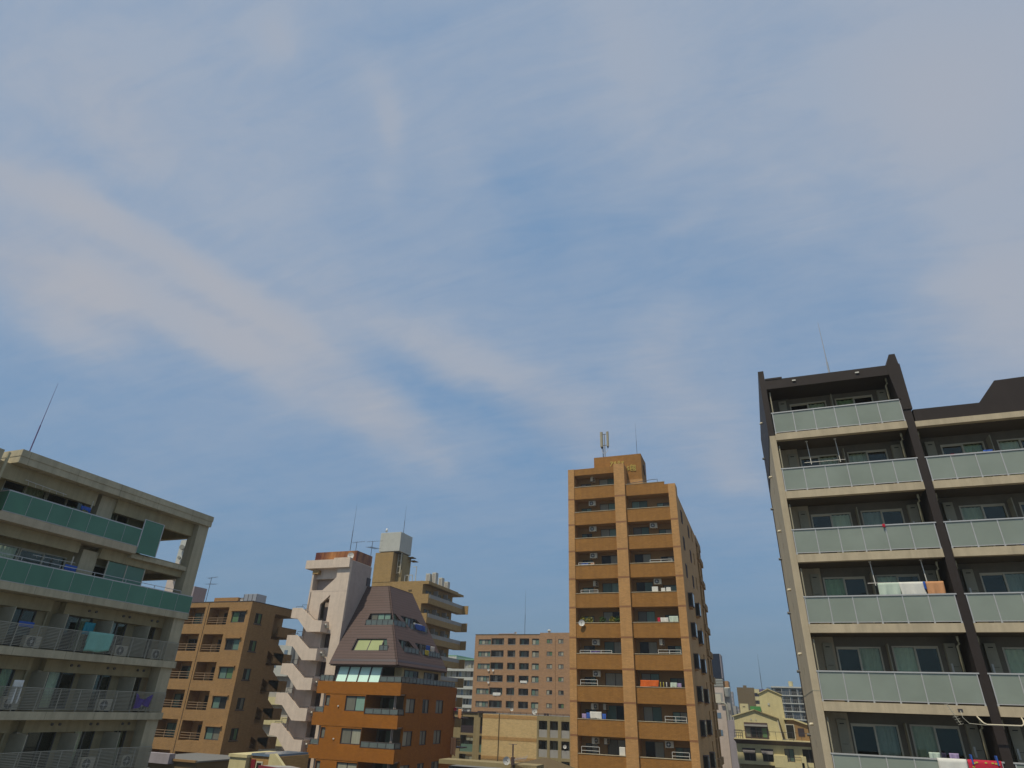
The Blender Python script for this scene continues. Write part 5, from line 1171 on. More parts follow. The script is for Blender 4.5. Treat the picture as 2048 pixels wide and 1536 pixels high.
for k in range(12):
    z = 15.3 - 2.83 * k
    MB().box(-49.0, -47.85, 90.0, 90.12, z - 1.4, z).build('balcony_end', 'ochre_tile', T)
    b = MB().box(-48.0, -47.85, 90.12, 103.0, z - 1.4, z - .55).build('balcony_parapet', 'ochre_tile', T)
    MB().box(-47.98, -47.9, 90.6, 103.0, z - .55, z + .02).build('balcony_screen', 'far_grey', b)
    MB().box(-48.0, -46.9, 103.0, 103.15, z - 1.4, z).build('balcony_end', 'ochre_tile', T)
    MB().box(-49.0, -48.0, 90.12, 103.1, z - 1.4, z - 1.25).build('balcony_slab', 'ochre_tile', T)
    for y in (91.0, 94.6, 98.2): window(T, F('+x', -49.0), y, y + 1.9, z - 1.2, z + .75, 'far_brown', 2, .02, .06, panes=['pane_dark', 'pane_grey'])
    for y in (93.8, 97.4): MB().box(-48.99, -48.2, y, y + .1, z - 1.2, z + 1.0).build('partition_panel', 'far_grey', T)
MB().box(-51.5, -50.9, 89.93, 90.0, 14.9 + .9, 15.0 + 1.0).build('wall_vent', 'far_brown', T)
t_ = thing('water_tank', 'big pale cube shaped tank on top of the ochre lift shaft', 'water tank', -56, 92, 22.1)
MB().box(-57.9, -54.0, 90.0, 93.9, 22.2, 25.35).build('tank_body', 'far_white', t_, bevel=.04)
MB().box(-57.6, -54.3, 90.3, 93.6, 22.05, 22.2).build('stand', 'dark_steel', t_)
m_ = MB()
for x in (-54.75, -54.25): m_.box(x - .04, x + .04, 91.2, 91.28, 18.8, 22.1)
for j in range(4): m_.box(-54.75, -54.25, 91.2, 91.28, 18.9 + j * .95, 19.0 + j * .95)
for x in (-54.65, -54.0): m_.box(x - .03, x + .03, 91.0, 91.06, 18.9, 22.1)
solo(m_.build('access_ladder', 'cream_frame'), 'pale ladder cage on the ochre lift shaft under the cube tank', 'ladder')
m_ = MB()
for x in (-53.6, -52.9, -52.2, -51.6): m_.box(x - .05, x + .05, 92, 92.1, 17.3, 18.7 if x < -52 else 20.0)
m_.box(-53.6, -52.2, 92, 92.08, 18.6, 18.7); m_.box(-52.2, -51.6, 92, 92.08, 19.9, 20.0)
solo(m_.build('roof_railing', 'far_white'), 'white roof railing beside the ochre lift shaft', 'railing')
gV = 'tall air handling cabinets on the ochre roof'
for j, (x, y, w, h) in enumerate(((-49.9, 93.0, .75, 1.7), (-49.1, 93.6, .7, 1.95), (-49.2, 96.2, .7, 1.6), (-49.2, 98.4, .7, 1.35))):
    t_ = thing('ventilation_cabinet', ['leftmost', 'tallest, second', 'third', 'rightmost'][j] + ' white cabinet standing on the ochre roof edge', 'cabinet', x, y, 17.3, gV)
    MB().box(x - w / 2, x + w / 2, y, y + .9, 17.32, 17.3 + h).build('body', 'far_white', t_, bevel=.03); MB().box(x - w * .3, x + w * .3, y - .015, y - .001, 17.6, 17.3 + h - .2).build('louvre', 'far_grey', t_)
rod('lightning_rod', -54.2, 91, 25.35, 30.1, .04, 'lightning rod on the pale cube tank of the ochre block')
t_ = thing('roof_lamp', 'small white warning lamp on a stalk above the cube tank', 'lamp', -57.5, 91, 25.35)
MB().tube([(-57.5, 91, 25.35), (-57.5, 91, 25.8)], .04, 6).build('stalk', 'steel', t_); MB().tube([(-57.5, 91, 25.8), (-57.5, 91, 26.1), (-57.5, 91, 26.35)], .22, 10, .1).build('lamp_housing', 'rust_white', t_, smooth=True)
# ------------------------------------------------------------------ reddish tan block behind
T = thing('apartment_building', 'wide reddish tan apartment block in the middle distance, left of the orange tower', 'building', -55, 160, -20)
RS = [13.78 - 2.77 * k for k in range(11)]
FR_ = F('-y', 155.0)
h1 = []; h2 = []
for s in RS:
    h1 += [(-67.0, -63.7, s, s + 1.2), (-63.6, -60.2, s, s + 1.45), (-59.2, -57.15, s, s + 1.45), (-56.1, -53.6, s, s + 1.4), (-52.85, -51.05, s, s + 1.35)]
    h2 += [(-49.0, -47.6, s + .3, s + 1.2), (-46.1, -44.8, s + .3, s + 1.2), (-42.5, -41.2, s + .3, s + 1.2)]
MB().facade(FR_, -68, -50.7, -20, 16.1, h1, .5).build('wall', 'red_tile', T); MB().facade(F('-y', 154.7), -50.7, -38, -20, 16.43, h2, .2).build('wall', 'red_tile', T)
MB().box(-67.9, -38.1, 156.1, 168, -20, 15.9).build('core', 'far_brown', T)
MB().box(-68, -50.7, 155.5, 168, 15.9, 16.1).build('roof', 'red_tile', T); MB().box(-50.7, -38, 154.9, 168, 16.2, 16.43).build('roof', 'red_tile', T)
MB().box(-68, -67.9, 155.5, 168, -20, 15.9).build('side_wall', 'red_tile', T); MB().box(-50.75, -50.7, 154.72, 155.4, -20, 16.3).build('side_wall', 'red_tile', T)
MB().box(-68.02, -50.75, 154.9, 155.05, 16.1, 16.16).build('coping', 'far_brown', T); MB().box(-62.5, -58.5, 157, 162, 16.1, 16.5).build('roof_hatch', 'red_tile', T)
MB().box(-46.9, -46.82, 154.6, 154.7, -20, 15.6).build('downpipe', 'red_tile', T)
for s in RS[:7]:
    for (a, b, n, p) in ((-67, -63.7, 4, 'pane_curtain'), (-63.5, -60.3, 4, 'pane_dark'), (-59.1, -57.2, 2, 'pane_dark'), (-56, -53.7, 3, 'pane_dark'), (-52.85, -51.05, 2, 'pane_grey')):
        rec = p == 'pane_dark'
        ps = random.sample(['pane_dark', 'pane_grey', 'pane_teal', 'pane_dark', 'pane_curtain'], 3) if rec else random.sample(['pane_curtain', 'pane_grey', 'pane_teal'], 3)
        w = window(T, FR_, a, b, s - (.3 if rec else 0), s + 1.3 if rec else s + 1.18, 'gutter_metal', n, -.95 if rec else -.2, .08, panes=ps)
        MB().box(a, b, 154.96, 155.0, s - .08, s).build('sill', 'far_grey', T)
        if rec: MB().box(a, b, 155.5, 156.1, s + 1.3, s + 1.6).build('recess_lintel', 'far_brown', T)
    for (a, b) in ((-49, -47.6), (-46.1, -44.8)): window(T, F('-y', 154.7), a, b, s + .3, s + 1.2, 'gutter_metal', 2, -.1, .07, panes=random.sample(['pane_curtain', 'pane_grey', 'pane_dark', 'pane_green'], 2)); MB().box(a, b, 154.66, 154.7, s + .22, s + .29).build('sill', 'far_grey', T)
rod('lightning_rod', -55.5, 157, 16.1, 27.0, .06, 'very tall thin lightning rod on the reddish tan block')
dish(-63.9, 154.7, RS[2] - .55, 'left one of two white dishes side by side on the reddish tan block', R_(10), .55); dish(-62.7, 154.7, RS[2] - .6, 'right one of two white dishes side by side on the reddish tan block', R_(15), .55); dish(-63.8, 154.7, RS[3] - .5, 'lone white dish one storey below the pair on the reddish tan block', R_(10), .55)
dish(-57.6, 156, 16.0, 'small tilted white dish on the roof of the reddish tan block', R_(50), .8)
t_ = thing('roof_ventilator', 'small white round ventilator on the right roof of the reddish tan block', 'ventilator', -48.8, 156, 16.43)
MB().tube([(-48.8, 156, 16.43), (-48.8, 156, 17.0)], .3, 10).build('stem', 'far_white', t_); MB().tube([(-48.8, 156, 17.0), (-48.8, 156, 17.3)], .55, 12, .2).build('cowl', 'far_white', t_)
hang(-62.6, -60.6, 154.95, RS[4] + .35, RS[4] - .3, 'cloth_white', 'white bedding over the fifth storey railing of the reddish tan block', cat='bedding', name='bedding')
hang(-55.6, -53.9, 154.95, RS[3] + .3, RS[3] - .25, 'cloth_white', 'pale washing on the fourth storey of the reddish tan block', cat='washing', name='washing')

# ------------------------------------------------------------------ low beige block
T = thing('apartment_building', 'low beige tiled block with brown bands in front of the reddish tan block', 'building', -43, 122, -20)
FBe = F('-y', 117.0)
MB().box(-49.0, -38.75, 117.0, 128, -20, -1.15).build('end_wall', 'beige_tile', T)
for z in (-1.5, -4.85, -7.85, -10.8): MB().box(-49.0, -38.75, 116.975, 116.999, z - .3, z + .25).build('tile_band', 'beige_band', T)
MB().tube([(-45.8, 116.9, -20), (-45.8, 116.9, -.95)], .07, 8).build('downpipe', 'far_brown', T)
hl = []; hr = []
for k in range(6):
    z = -1.75 - 2.95 * k; hl += [(-53.95, -51.4, z - 2.6, z), (-50.15, -49.15, z - 2.6, z)]; hr += [(-38.42, -36.87, z - 2.75 + .15, z - .1), (-36.4, -34.93, z - 2.6, z - .1), (-34.35, -32.9, z - 2.6, z - .1), (-32.4, -30.9, z - 2.6, z - .1)]
MB().facade(F('-y', 118.6), -56.5, -49.0, -20, -1.05, hl, .3).build('wing_wall', 'olive_concrete', T); MB().facade(FBe, -38.75, -30.5, -20, -1.1, hr, .4).build('wing_wall', 'olive_concrete', T)
MB().box(-56.4, -49.1, 120.2, 128, -20, -1.2).build('core', 'far_brown', T); MB().box(-38.7, -30.6, 118.6, 128, -20, -1.2).build('core', 'far_brown', T)
m_ = MB(); m_.box(-56.5, -49.02, 118.7, 128, -1.2, -1.05); m_.box(-49.02, -30.5, 117.3, 128, -1.16, -1.06); m_.build('roof', 'roof_membrane', T)
m_ = MB(); m_.box(-50.6, -47.6, 118.2, 120, -1.05, -.75); m_.box(-56.6, -50.7, 118.4, 118.6, -1.1, -.9); m_.build('roof_edge', 'gutter_metal', T)
m_ = MB(); rail_bars(m_, F('-y', 117.4), -47.5, -33, 0, -1.05, -.75, 2, 1.1, .03); m_.build('roof_railing', 'dark_steel', T)
for k in range(4):
    z = -1.75 - 2.95 * k
    for j, (a, b) in enumerate(((-38.42, -36.87), (-36.4, -34.93), (-34.35, -32.9), (-32.4, -30.9))):
        MB().box(a, b, 117.1, 117.18, z - 2.6, z - 1.45).build('balcony_parapet', 'far_grey', T); window(T, F('-y', 118.6), a, b, z - 2.4, z - .3, 'far_brown', 2, .03, .07)
        MB().box(a - .3, b + .3, 117.41, 118.6, z - 2.75, z - 2.6).build('balcony_slab', 'far_grey', T)
    for a, b in ((-53.9, -51.4), (-50.1, -49.15)):
        MB().box(a, b, 118.75, 118.85, z - 2.6, z - 1.4).build('balcony_parapet', 'pane_teal' if k == 1 else 'gutter_metal', T); window(T, F('-y', 120.2), a + .1, b - .1, z - 2.4, z - .3, 'far_brown', 2, .03, .07)
dish(-39.3, 117.3, -1.0, 'large white satellite dish on the roof edge of the low beige block', R_(20), .95)
dish(-43.6, 117.3, -.6, 'small white dish on a pole on the low beige block roof', R_(15), .55)
yagi(-43.9, 117.5, -1.1, 3.2, 1.2, 6, 1.4, 'slim aerial with a V shaped top on the low beige block', 1, .3, 'brown_steel')
dish(-53.9, 118.5, -.95, 'left small white ball like dish at the left roof end of the low beige block', 0, .5); dish(-52.6, 118.5, -1.0, 'second small dish at the left roof end of the low beige block', R_(30), .5)
dish(-33.7, 116.9, -5.9, 'pale dish inside the second storey right balcony of the low beige block', R_(10), .6); dish(-36.0, 116.9, -8.6, 'pale dish inside the third storey balcony of the low beige block', R_(10), .6)
for j, x in enumerate((-37.6, -37.1)): solo(MB().box(x, x + .35, 117.35, 117.6, -1.05, -.7).build('roof_lamp', 'gutter_metal'), '%s one of two small dark floodlights on the beige roof edge' % ('left', 'right')[j], 'floodlight', 'floodlights on the beige roof')

# ------------------------------------------------------------------ near roof at the bottom centre with its aerial pole
T = thing('low_building', 'low beige roofed building at the bottom edge below the beige block', 'building', -20.5, 54, -20)
MB().box(-24.3, -16.6, 50, 58, -20, -4.4).build('wall', 'pinkish_render', T); MB().box(-24.35, -16.5, 49.9, 51.6, -3.95, -3.67).build('roof_edge', 'olive_concrete', T); MB().box(-24.3, -16.6, 51.6, 58, -4.4, -4.2).build('roof', 'roof_membrane', T)
MB().prism([(-18.6, 49.6, -4.3), (-18.3, 49.6, -3.62), (-14.3, 49.6, -4.6), (-14.3, 49.6, -5.2)], [(-18.6, 58, -4.3), (-18.3, 58, -3.62), (-14.3, 58, -4.6), (-14.3, 58, -5.2)]).build('sloping_roof', 'far_brown', T)
t_ = thing('aerial_pole', 'short pole with a cross bar and tangled aerials at the bottom centre', 'aerial', -18.2, 49.5, -3.95)
MB().tube([(-18.2, 49.5, -4.3), (-18.2, 49.5, -2.38)], .05, 8).build('pole', 'brown_steel', t_)
m_ = MB(); m_.tube([(-18.25, 49.5, -2.36), (-18.25, 49.5, -3.1)], .02, 6); m_.tube([(-18.55, 49.5, -2.38), (-17.9, 49.5, -2.40)], .02, 6); m_.box(-18.3, -18.1, 49.4, 49.6, -3.7, -3.2); m_.build('bracket', 'brown_steel', t_)
m_ = MB(); m_.tube([(-18.2, 49.45, -3.35), (-17.1, 49.3, -3.2)], .014, 5)
for j in range(9): x = -18.0 + j * .11; m_.tube([(x, 49.2, -3.45 + .015 * j), (x + .04, 49.6, -3.2 + .015 * j)], .009, 5)
m_.tube([(-17.3, 49.3, -3.4), (-17.05, 49.4, -3.0)], .012, 5); m_.build('antenna', 'steel', t_)
dish(-18.65, 49.4, -3.75, 'grey white satellite dish beside the short aerial pole at the bottom', R_(40), .55)

# ------------------------------------------------------------------ far white building with the green roof
T = thing('office_building', 'distant white building with rows of windows and a pale green roof', 'building', -85, 205, -20)
MB().box(-99, -72, 201.5, 220, -20, 12.9).build('wall', 'far_grey', T)
m_ = MB(); m_.box(-95.0, -72, 200.6, 220, 13.1, 13.5); m_.box(-99, -94.5, 201, 220, 14.2, 14.6); m_.build('roof', 'green_roof', T)
MB().box(-99, -94.5, 201.0, 220, 12.9, 14.2).build('penthouse', 'far_white', T)
for k in range(10):
    z = 10.6 - 2.6 * k
    MB().box(-99, -72, 200, 201.4, z - .75 + (.0 if k else 0), z + .12).build('white_band', 'far_white', T)
    w = MB()
    for j in range(26): w.box(-98.6 + j * 1.02, -98.5 + j * 1.02, 201.2, 201.45, z + .12, z + 1.85)
    w = w.build('window_frames', 'far_white', T)
    for j in range(25):
        if (j * 7 + k * 3) % 5 < 4: MB().box(-98.46 + j * 1.02, -97.62 + j * 1.02, 201.38, 201.48, z + .3, z + 1.8).build('pane', ['pane_dark', 'pane_blue', 'pane_grey', 'pane_dark', 'pane_curtain'][(j * 3 + k) % 5], w) if z > 0 else None

# ------------------------------------------------------------------ pale building glimpsed between the brown block and the white stairs
T = thing('office_building', 'pale building glimpsed in the gap between the brown block and the zigzag stairs', 'building', -69, 90, -20)
MB().box(-74, -62, 85, 96, -20, 6.9).build('wall', 'far_grey', T); MB().box(-70.0, -67.3, 84.2, 85, 3.0, 7.3).build('bay', 'far_white', T)
MB().box(-69.9, -69.6, 84.15, 84.2, 4.2, 7.2).build('blue_strip', 'pane_blue', T); MB().box(-68.5, -67.9, 84.15, 84.2, 5.6, 6.6).build('window', 'pane_blue', T)
for k in range(5): MB().box(-72, -64, 84.3, 85, -.8 - 2.6 * k, .2 - 2.6 * k).build('balcony_band', 'cream_render', T)
# the slim white tower seen through the open corner of the grey block
T = thing('tower_building', 'slim pale tower seen through the open top corner of the grey block', 'building', -134, 125, -20)
MB().box(-137.5, -134.3, 120, 124, -20, 29.5).build('wall', 'pinkish_render', T); MB().box(-136.7, -134.3, 120.2, 124, 29.5, 35.3).build('wall', 'far_white', T)
for k in range(4): MB().tube([(-135.2, 119.9, 33.2 - k * 2.6), (-134.6, 119.0, 33.2 - k * 2.6)], .6 if k == 0 else .35, 10).build('round_fixture', 'rail_grey', T)

# ------------------------------------------------------------------ right of the tower: sign tower and its neighbours
T = thing('office_building', 'narrow pale building carrying a big dark blue sign box right of the orange tower', 'building', -10.5, 156, -20)
MB().box(-13, -9.0, 150.0, 160, -20, 5.2).build('wall', 'pinkish_render', T)
MB().box(-13, -9.0, 150.3, 159, 5.2, 6.85).build('louvre_base', 'far_grey', T)
for k in range(5): MB().box(-13, -8.98, 150.0, 150.25, 5.4 + k * .3, 5.55 + k * .3).build('louvre_slat', 'far_white', T)
MB().box(-13, -9.05, 150.1, 156, 6.9, 11.65).build('sign_box', 'navy_panel', T); MB().box(-9.05, -8.9, 150.1, 156, 6.9, 11.6).build('sign_side', 'lavender_render', T)
m_ = MB(); m_.box(-12, -11.9, 151, 151.1, 11.65, 12.5); m_.box(-9.2, -8.4, 150.4, 150.5, 11.2, 11.25); m_.build('roof_bracket', 'steel', T)
MB().box(-9.0, -8.0, 151, 158, -20, 6.5).build('side_wing', 'far_grey', T); MB().box(-9, -7.95, 150.9, 153, 5.2, 6.4).build('side_wing', 'red_tile', T)
w = MB().box(-11.2, -9.3, 149.94, 150.0, 2.1, 4.2).build('balcony_opening', 'far_grey', T); MB().box(-11.1, -9.7, 149.9, 149.94, 2.3, 3.9).build('pane', 'cream_frame', w)
for z in (-.5, -3.6): MB().box(-11.0, -10.0, 149.95, 149.999, z, z + 1.0).build('window', 'pane_blue', T)
t_ = thing('exhaust_duct', 'dark grey round duct running down beside the pale sign building', 'duct', -8.7, 149, -20)
MB().tube([(-9.8, 149.5, 2.3), (-9.2, 149.5, 2.3), (-8.8, 149.5, 2.0), (-8.65, 149.5, 1.4), (-8.6, 149.5, -20)], .22, 10).build('duct', 'rail_grey', t_, smooth=True)
MB().tube([(-8.2, 149.6, 1.0), (-8.15, 149.6, -20)], .20, 10).build('duct', 'dark_steel', t_, smooth=True)
MB().tube([(-8.45, 150.9, 3.6), (-8.45, 150.6, 5.2)], .55, 12, .75).build('fan_cowl', 'far_white', t_)
T = thing('low_building', 'lavender grey building end beyond the duct, left of the cream gabled house', 'building', -6.5, 135, -20)
MB().box(-7.75, -5.5, 130, 150, -20, -.7).build('wall', 'lavender_render', T)
m_ = MB()
for j in range(5): m_.box(-7.6 + j * .42, -7.35 + j * .42, 130.2, 130.8, -.7, -.1 + .3 * (j % 2))
m_.build('roof_clutter', 'far_grey', T)
T = thing('low_building', 'cluttered grey rooftops in the gap above the lavender wall', 'building', -9.5, 215, -20)
m_ = MB()
for j in range(7): MB().box(-13.2 + j * 1.0, -12.4 + j * 1.0, 200 + j, 208 + j, -20, 1.0 + .5 * ((j * 5) % 4)).build('wall', 'far_grey', T)
for j in range(7): MB().box(-13.1 + j * 1.0, -12.7 + j * 1.0, 199.9 + j, 199.99 + j, -.4, .3).build('window', 'pane_grey', T)
m_ = MB(); T = thing('rooftop_tower', 'small cream stair head behind the cream gable', 'rooftop tower', -5.2, 151, -20)
MB().box(-6.15, -4.55, 150, 154, -20, 2.3).build('wall', 'cream_render', T); MB().box(-5.6, -5.15, 149.95, 150, 1.7, 1.8).build('slot_window', 'gutter_metal', T)
for j, (x0, x1, y, z) in enumerate(((-33, -29, 520, 10), (-29, -24.5, 560, 6.5), (-36, -31, 640, 19), (-24.5, -18, 480, 4.0))):
    T = thing('distant_building', ['left block of the far city in the street gap', 'low middle block of the far city in the street gap', 'tallest faint block of the far city in the street gap', 'right low block of the far city in the street gap'][j], 'building', (x0 + x1) / 2, y, -20, 'far city blocks in the street gap')
    MB().box(x0, x1, y, y + 15, -20, z).build('wall', 'lavender_render', T)
    for k in range(8):
        for q in range(3): MB().box(x0 + .6 + q * (x1 - x0) / 3, x0 + .6 + (q + .5) * (x1 - x0) / 3, y - .1, y, z - 2 - k * 3, z - .8 - k * 3).build('window', 'pane_grey', T)
# far apartment blocks
T = thing('apartment_building', 'dark olive brown far block with a blank wall behind the cream house', 'building', -8, 265, -20)
MB().box(-11, -5.25, 260, 275, -20, 9.15).build('wall', 'far_brown', T)
for k in range(9):
    z = 8.8 - 2.35 * k; MB().box(-5.25, -3.6, 260.2, 262, z - 1.3, z - .1).build('balcony_parapet', 'cream_render', T); MB().box(-5.25, -1, 262.1, 275, z - 2.35, z).build('wall', 'purple_paint' if k < 1 else 'lavender_render', T)
MB().box(-8.9, -7.7, 262, 264, 9.15, 9.9).build('roof_unit', 'far_brown', T)
rod('lightning_rod', -2.5, 262, 8.8, 20.5, .09, 'tall lightning rod on the far block behind the cream stair tower')
T = thing('apartment_building', 'far blue grey balcony block with white slabs between the cream house and the dark block', 'building', 7, 265, -20)
MB().box(-1, 17, 261.5, 275, -20, 9.4).build('wall', 'pane_blue', T); MB().box(.5, 17, 259.8, 275, 9.35, 9.75).build('roof', 'far_white', T)
for k in range(9):
    z = 7.05 - 2.45 * k
    MB().box(-1, 17, 259.8, 261.5, z - .25, z + .05).build('balcony_slab', 'far_white', T)
    m_ = MB()
    for j in range(30): m_.box(-1 + j * .6, -.92 + j * .6, 260, 260.08, z + .05, z + 1.05)
    m_.box(-1, 17, 260, 260.08, z + 1.0, z + 1.08); m_.build('balcony_railing', 'far_grey', T)
    for j in range(7): MB().box(-.4 + j * 2.5, 1.1 + j * 2.5, 261.3, 261.5, z + .1, z + 1.9).build('window', random.choice(['pane_dark', 'pane_dark', 'pane_grey', 'pane_blue']), T)
    for j in range(7): MB().box(1.3 + j * 2.5, 1.45 + j * 2.5, 260.09, 261.29, z + .05, z + 2.1).build('partition', 'far_white', T)
t_ = thing('water_tank', 'small yellowish water tank on the far blue grey block', 'water tank', 7.2, 262, 9.75)
MB().tube([(7.2, 262, 9.95), (7.2, 262, 11.5)], .75, 14).build('tank_body', 'cream_render', t_, smooth=False); MB().box(6.5, 7.9, 261.3, 262.7, 9.75, 9.95).build('stand', 'far_grey', t_)

# ------------------------------------------------------------------ cream gabled house
T = thing('house', 'cream rendered house with two gables and a terrace beside the dark block', 'building', 0, 110, -20)
y = 105.0
MB().prism([(-5.3, y, -2.7), (-5.3, y, -.05), (-2.5, y, .82), (.45, y, -.1), (.75, y, -2.7)], [(-5.3, y + 7, -2.7), (-5.3, y + 7, -.05), (-2.5, y + 7, .82), (.45, y + 7, -.1), (.75, y + 7, -2.7)]).build('gable_wall', 'cream_render', T)
MB().prism([(-5.55, y - .25, -.12), (-2.5, y - .25, .84), (-2.5, y - .25, .95), (-5.55, y - .25, .02)], [(-5.55, y + 7, -.12), (-2.5, y + 7, .84), (-2.5, y + 7, .95), (-5.55, y + 7, .02)]).build('roof', 'cream_render', T)
MB().prism([(.65, y - .25, -.2), (-2.5, y - .25, .84), (-2.5, y - .25, .95), (.65, y - .25, -.06)], [(.65, y + 7, -.2), (-2.5, y + 7, .84), (-2.5, y + 7, .95), (.65, y + 7, -.06)]).build('roof', 'olive_concrete', T)
MB().box(-3.0, -1.6, y + 2.5, y + 5, .6, 1.35).build('roof_hatch', 'bright_green', T)
MB().prism([(-1.65, y + 3.5, -2.7), (-1.6, y + 3.5, 3.0), (-.3, y + 3.5, 3.62), (1.45, y + 3.5, 2.9), (1.6, y + 3.5, -2.7)], [(-1.65, y + 7, -2.7), (-1.6, y + 7, 3.0), (-.3, y + 7, 3.62), (1.45, y + 7, 2.9), (1.6, y + 7, -2.7)]).build('stair_tower', 'cream_render', T)
MB().prism([(-1.75, y + 3.3, 2.98), (-.3, y + 3.3, 3.66), (1.55, y + 3.3, 2.88), (1.55, y + 3.3, 2.98), (-.3, y + 3.3, 3.76), (-1.75, y + 3.3, 3.08)], [(-1.75, y + 7, 2.98), (-.3, y + 7, 3.66), (1.55, y + 7, 2.88), (1.55, y + 7, 2.98), (-.3, y + 7, 3.76), (-1.75, y + 7, 3.08)]).build('roof', 'cream_render', T)
MB().box(-.55, -.3, y + 3.4, y + 3.5, 1.55, 1.85).build('wall_lamp', 'far_white', T)
w = MB().box(-4.05, -.95, y - .05, y, -2.68, -.72).build('terrace_door', 'brown_steel', T)
for j in range(4): MB().box(-3.9 + j * .72, -3.3 + j * .72, y - .09, y - .051, -2.5, -1.35).build('pane', ['pane_grey', 'pane_dark', 'pane_dark', 'pane_green'][j], w)
MB().box(-4.0, -1.0, y - .6, y - .05, -1.18, -.95).build('awning', 'far_grey', T)
MB().tube([(.45, y - .1, -.3), (.75, y - .1, -2.6)], .06, 6).build('downpipe', 'cream_frame', T)
for x in (-3.05, -2.4): MB().tube([(x, y - .08, -.33), (x, y, -.33)], .09, 8).build('round_vent', 'far_white', T)
MB().prism([(1.6, y + 1, -2.7), (1.6, y + 1, -.2), (2.5, y + 1, -.2), (5.4, y + 1, -1.15), (5.4, y + 1, -2.7)], [(1.6, y + 7, -2.7), (1.6, y + 7, -.2), (2.5, y + 7, -.2), (5.4, y + 7, -1.15), (5.4, y + 7, -2.7)]).build('shed_wall', 'timber', T)
MB().prism([(1.3, y + .7, -.22), (2.5, y + .7, -.22), (5.5, y + .7, -1.2), (5.5, y + .7, -1.0), (2.5, y + .7, -.02), (1.3, y + .7, -.02)], [(1.3, y + 7, -.22), (2.5, y + 7, -.22), (5.5, y + 7, -1.2), (5.5, y + 7, -1.0), (2.5, y + 7, -.02), (1.3, y + 7, -.02)]).build('roof', 'cream_render', T)
w = MB().box(1.35, 2.5, y + .9, y + 1, -2.6, -.75).build('shed_window', 'cream_frame', T); MB().box(1.45, 2.4, y + .86, y + .9, -2.5, -.85).build('pane', 'pane_dark', w); MB().box(2.9, 3.7, y + .95, y + 1, -2.2, -1.2).build('shed_window', 'gutter_metal', T)
m_ = MB(); m_.box(-5.55, 5.4, y - 1.4, y + 1.0, -2.8, -2.7); m_.build('terrace_floor', 'cream_render', T)
MB().prism([(-5.6, y - 1.45, -2.82), (5.4, y - 1.45, -2.82), (5.4, y - .6, -3.35), (-5.3, y - .6, -3.35)], [(-5.6, y - 1.3, -2.75), (5.4, y - 1.3, -2.75), (5.4, y - .4, -3.3), (-5.3, y - .4, -3.3)]).build('eave_skirt', 'maroon_trim' if False else 'brown_steel', T)
m_ = MB(); rail_bars(m_, F('-y', y - 1.3), -5.4, 5.3, 0, -2.7, -1.75, 1, 1.1, .025); rail_bars(m_, F('-y', y - 1.3), -5.4, -4.4, 0, -2.7, -1.7, 3, .25, .03); m_.build('terrace_railing', 'dark_steel', T)
MB().facade(F('-y', y - .6), -5.35, 5.4, -5.75, -3.3, [(-4.5, -3.0, -5.35, -3.9), (-2.1, -.75, -5.35, -3.85), (.75, 1.95, -5.2, -3.7), (3.0, 4.6, -5.2, -3.65)], .3).build('wall', 'cream_render', T)
MB().box(-5.3, 5.4, y - .2, y + 7, -20, -2.9).build('lower_wall', 'olive_concrete', T)
for a, b, c_, d_ in ((-4.5, -3.0, -5.35, -3.9), (-2.1, -.75, -5.35, -3.85), (.75, 1.95, -5.2, -3.7), (3.0, 4.6, -5.2, -3.65)): window(T, F('-y', y - .6), a, b, c_, d_, 'gutter_metal', 2, -.2, .07, panes=['pane_dark', 'pane_dark'] if a < 0 or a > 2 else ['pane_grey', 'pane_teal'])
for a, b in ((-4.65, -2.95), (-2.25, -.65)): MB().prism([(a, y - .62, -3.85), (b, y - .62, -3.85), (b - .1, y - 1.0, -4.45), (a + .1, y - 1.0, -4.45)], [(a, y - .61, -3.9), (b, y - .61, -3.9), (b - .1, y - .95, -4.5), (a + .1, y - .95, -4.5)]).build('window_awning', 'gutter_metal', T)
m_ = MB(); m_.box(-.7, 1.0, y - 1.6, y - .6, -5.9, -4.5); m_.box(1.0, 3.0, y - 1.6, y - 1.5, -5.9, -5.2); m_.box(2.7, 3.3, y - 1.6, y - .6, -5.9, -4.5); m_.build('balcony_parapet', 'cream_render', T)
m_ = MB(); rail_bars(m_, F('-y', y - 1.55), 1.0, 2.7, 0, -5.2, -4.6, 2, .8, .025); m_.build('balcony_railing', 'dark_steel', T)
# ------------------------------------------------------------------ small things at the bottom left
T = thing('low_building', 'small cream box shaped building at the foot of the brown block', 'building', -38.5, 47, -20)
MB().box(-39.9, -38.3, 45, 49.5, -20, -4.1).build('wall', 'cream_render', T); m_ = MB(); m_.box(-40, -38.2, 44.9, 49.6, -4.1, -3.9); m_.build('roof_edge', 'cream_render', T)
MB().box(-38.3, -35.9, 45.4, 49.5, -20, -3.95).build('side_wall', 'beige_band', T); MB().box(-38.15, -36.0, 45.3, 49.5, -3.95, -3.8).build('roof_edge', 'pane_blue', T)
w = MB().box(-37.6, -37.0, 45.34, 45.39, -5.5, -4.3).build('window', 'cream_frame', T); MB().box(-37.5, -37.1, 45.3, 45.34, -5.5, -4.4).build('pane', 'pane_dark', w)
MB().box(-38.1, -37.7, 45.34, 45.39, -5.5, -4.2).build('door', 'maroon_trim', T)
MB().prism([(-36.2, 45.0, -5.6), (-36.2, 45.0, -3.75), (-35.75, 45.0, -3.7), (-34.2, 45.0, -4.9), (-34.2, 45.0, -5.6)], [(-36.2, 45.3, -5.6), (-36.2, 45.3, -3.75), (-35.75, 45.3, -3.7), (-34.2, 45.3, -4.9), (-34.2, 45.3, -5.6)]).build('stair_parapet', 'cream_render', T)
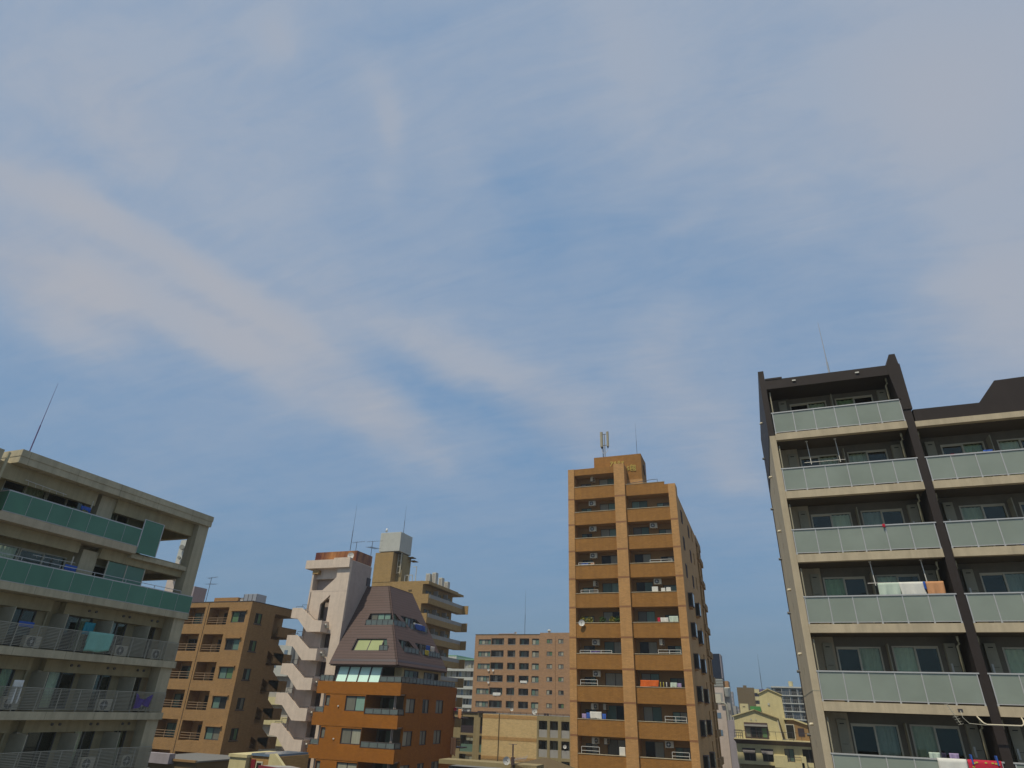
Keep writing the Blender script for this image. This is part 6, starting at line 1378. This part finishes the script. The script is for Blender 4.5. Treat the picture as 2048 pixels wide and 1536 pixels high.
T = thing('canopy', 'grey canopy with a dark red rim at the bottom edge, left of the brick building', 'canopy', -34.5, 43.5, -20)
m_ = MB(); P4 = [(-35.4, 43.0), (-33.2, 42.2), (-31.6, 43.2), (-33.4, 44.2)]
m_.prism([(x, y, -4.62) for x, y in P4], [(x, y, -4.32) for x, y in P4]); m_.build('rim', 'maroon_trim', T)
MB().prism([(-33.4 + (x + 33.4) * .86, 43.15 + (y - 43.15) * .8, -4.318) for x, y in P4], [(-33.4 + (x + 33.4) * .86, 43.15 + (y - 43.15) * .8, -4.30) for x, y in P4]).build('top', 'far_grey', T)
MB().box(-33.9, -33.1, 42.9, 43.6, -20, -4.63).build('support', 'far_grey', T)
T = thing('low_building', 'flat roofed shed with a white awning box at the foot of the grey block', 'building', -46, 47, -20)
MB().box(-50, -43.6, 45.6, 52, -20, -4.75).build('wall', 'far_brown', T); MB().box(-49.2, -46.0, 45.0, 45.6, -4.95, -4.25).build('awning_box', 'lavender_render', T)
MB().box(-46, -43.6, 45.4, 45.6, -4.75, -4.6).build('eave', 'timber', T); MB().box(-50, -43.5, 45.5, 52, -4.75, -4.65).build('roof', 'roof_membrane', T)
# ------------------------------------------------------------------ the air: thin even haze that fades the far blocks
hz_ = MB().box(-260, 200, -40, 700, -21, 60).build('haze', 'steel')
hz_['kind'] = 'stuff'; hz_['label'] = 'thin pale haze filling the air between the buildings'; hz_['category'] = 'haze'
hm = bpy.data.materials.new('haze_air'); hm.use_nodes = True
hm.node_tree.nodes.clear(); ho = hm.node_tree.nodes.new('ShaderNodeOutputMaterial'); hv = hm.node_tree.nodes.new('ShaderNodeVolumePrincipled')
hv.inputs['Color'].default_value = (.80, .82, .80, 1); hv.inputs['Density'].default_value = .0005; hv.inputs['Anisotropy'].default_value = .2
hm.node_tree.links.new(hv.outputs[0], ho.inputs['Volume'])
hz_.data.materials.clear(); hz_.data.materials.append(hm)
scene.cycles.volume_bounces = 0
for o in list(bpy.data.objects):
    if '_org' in o: del o['_org']
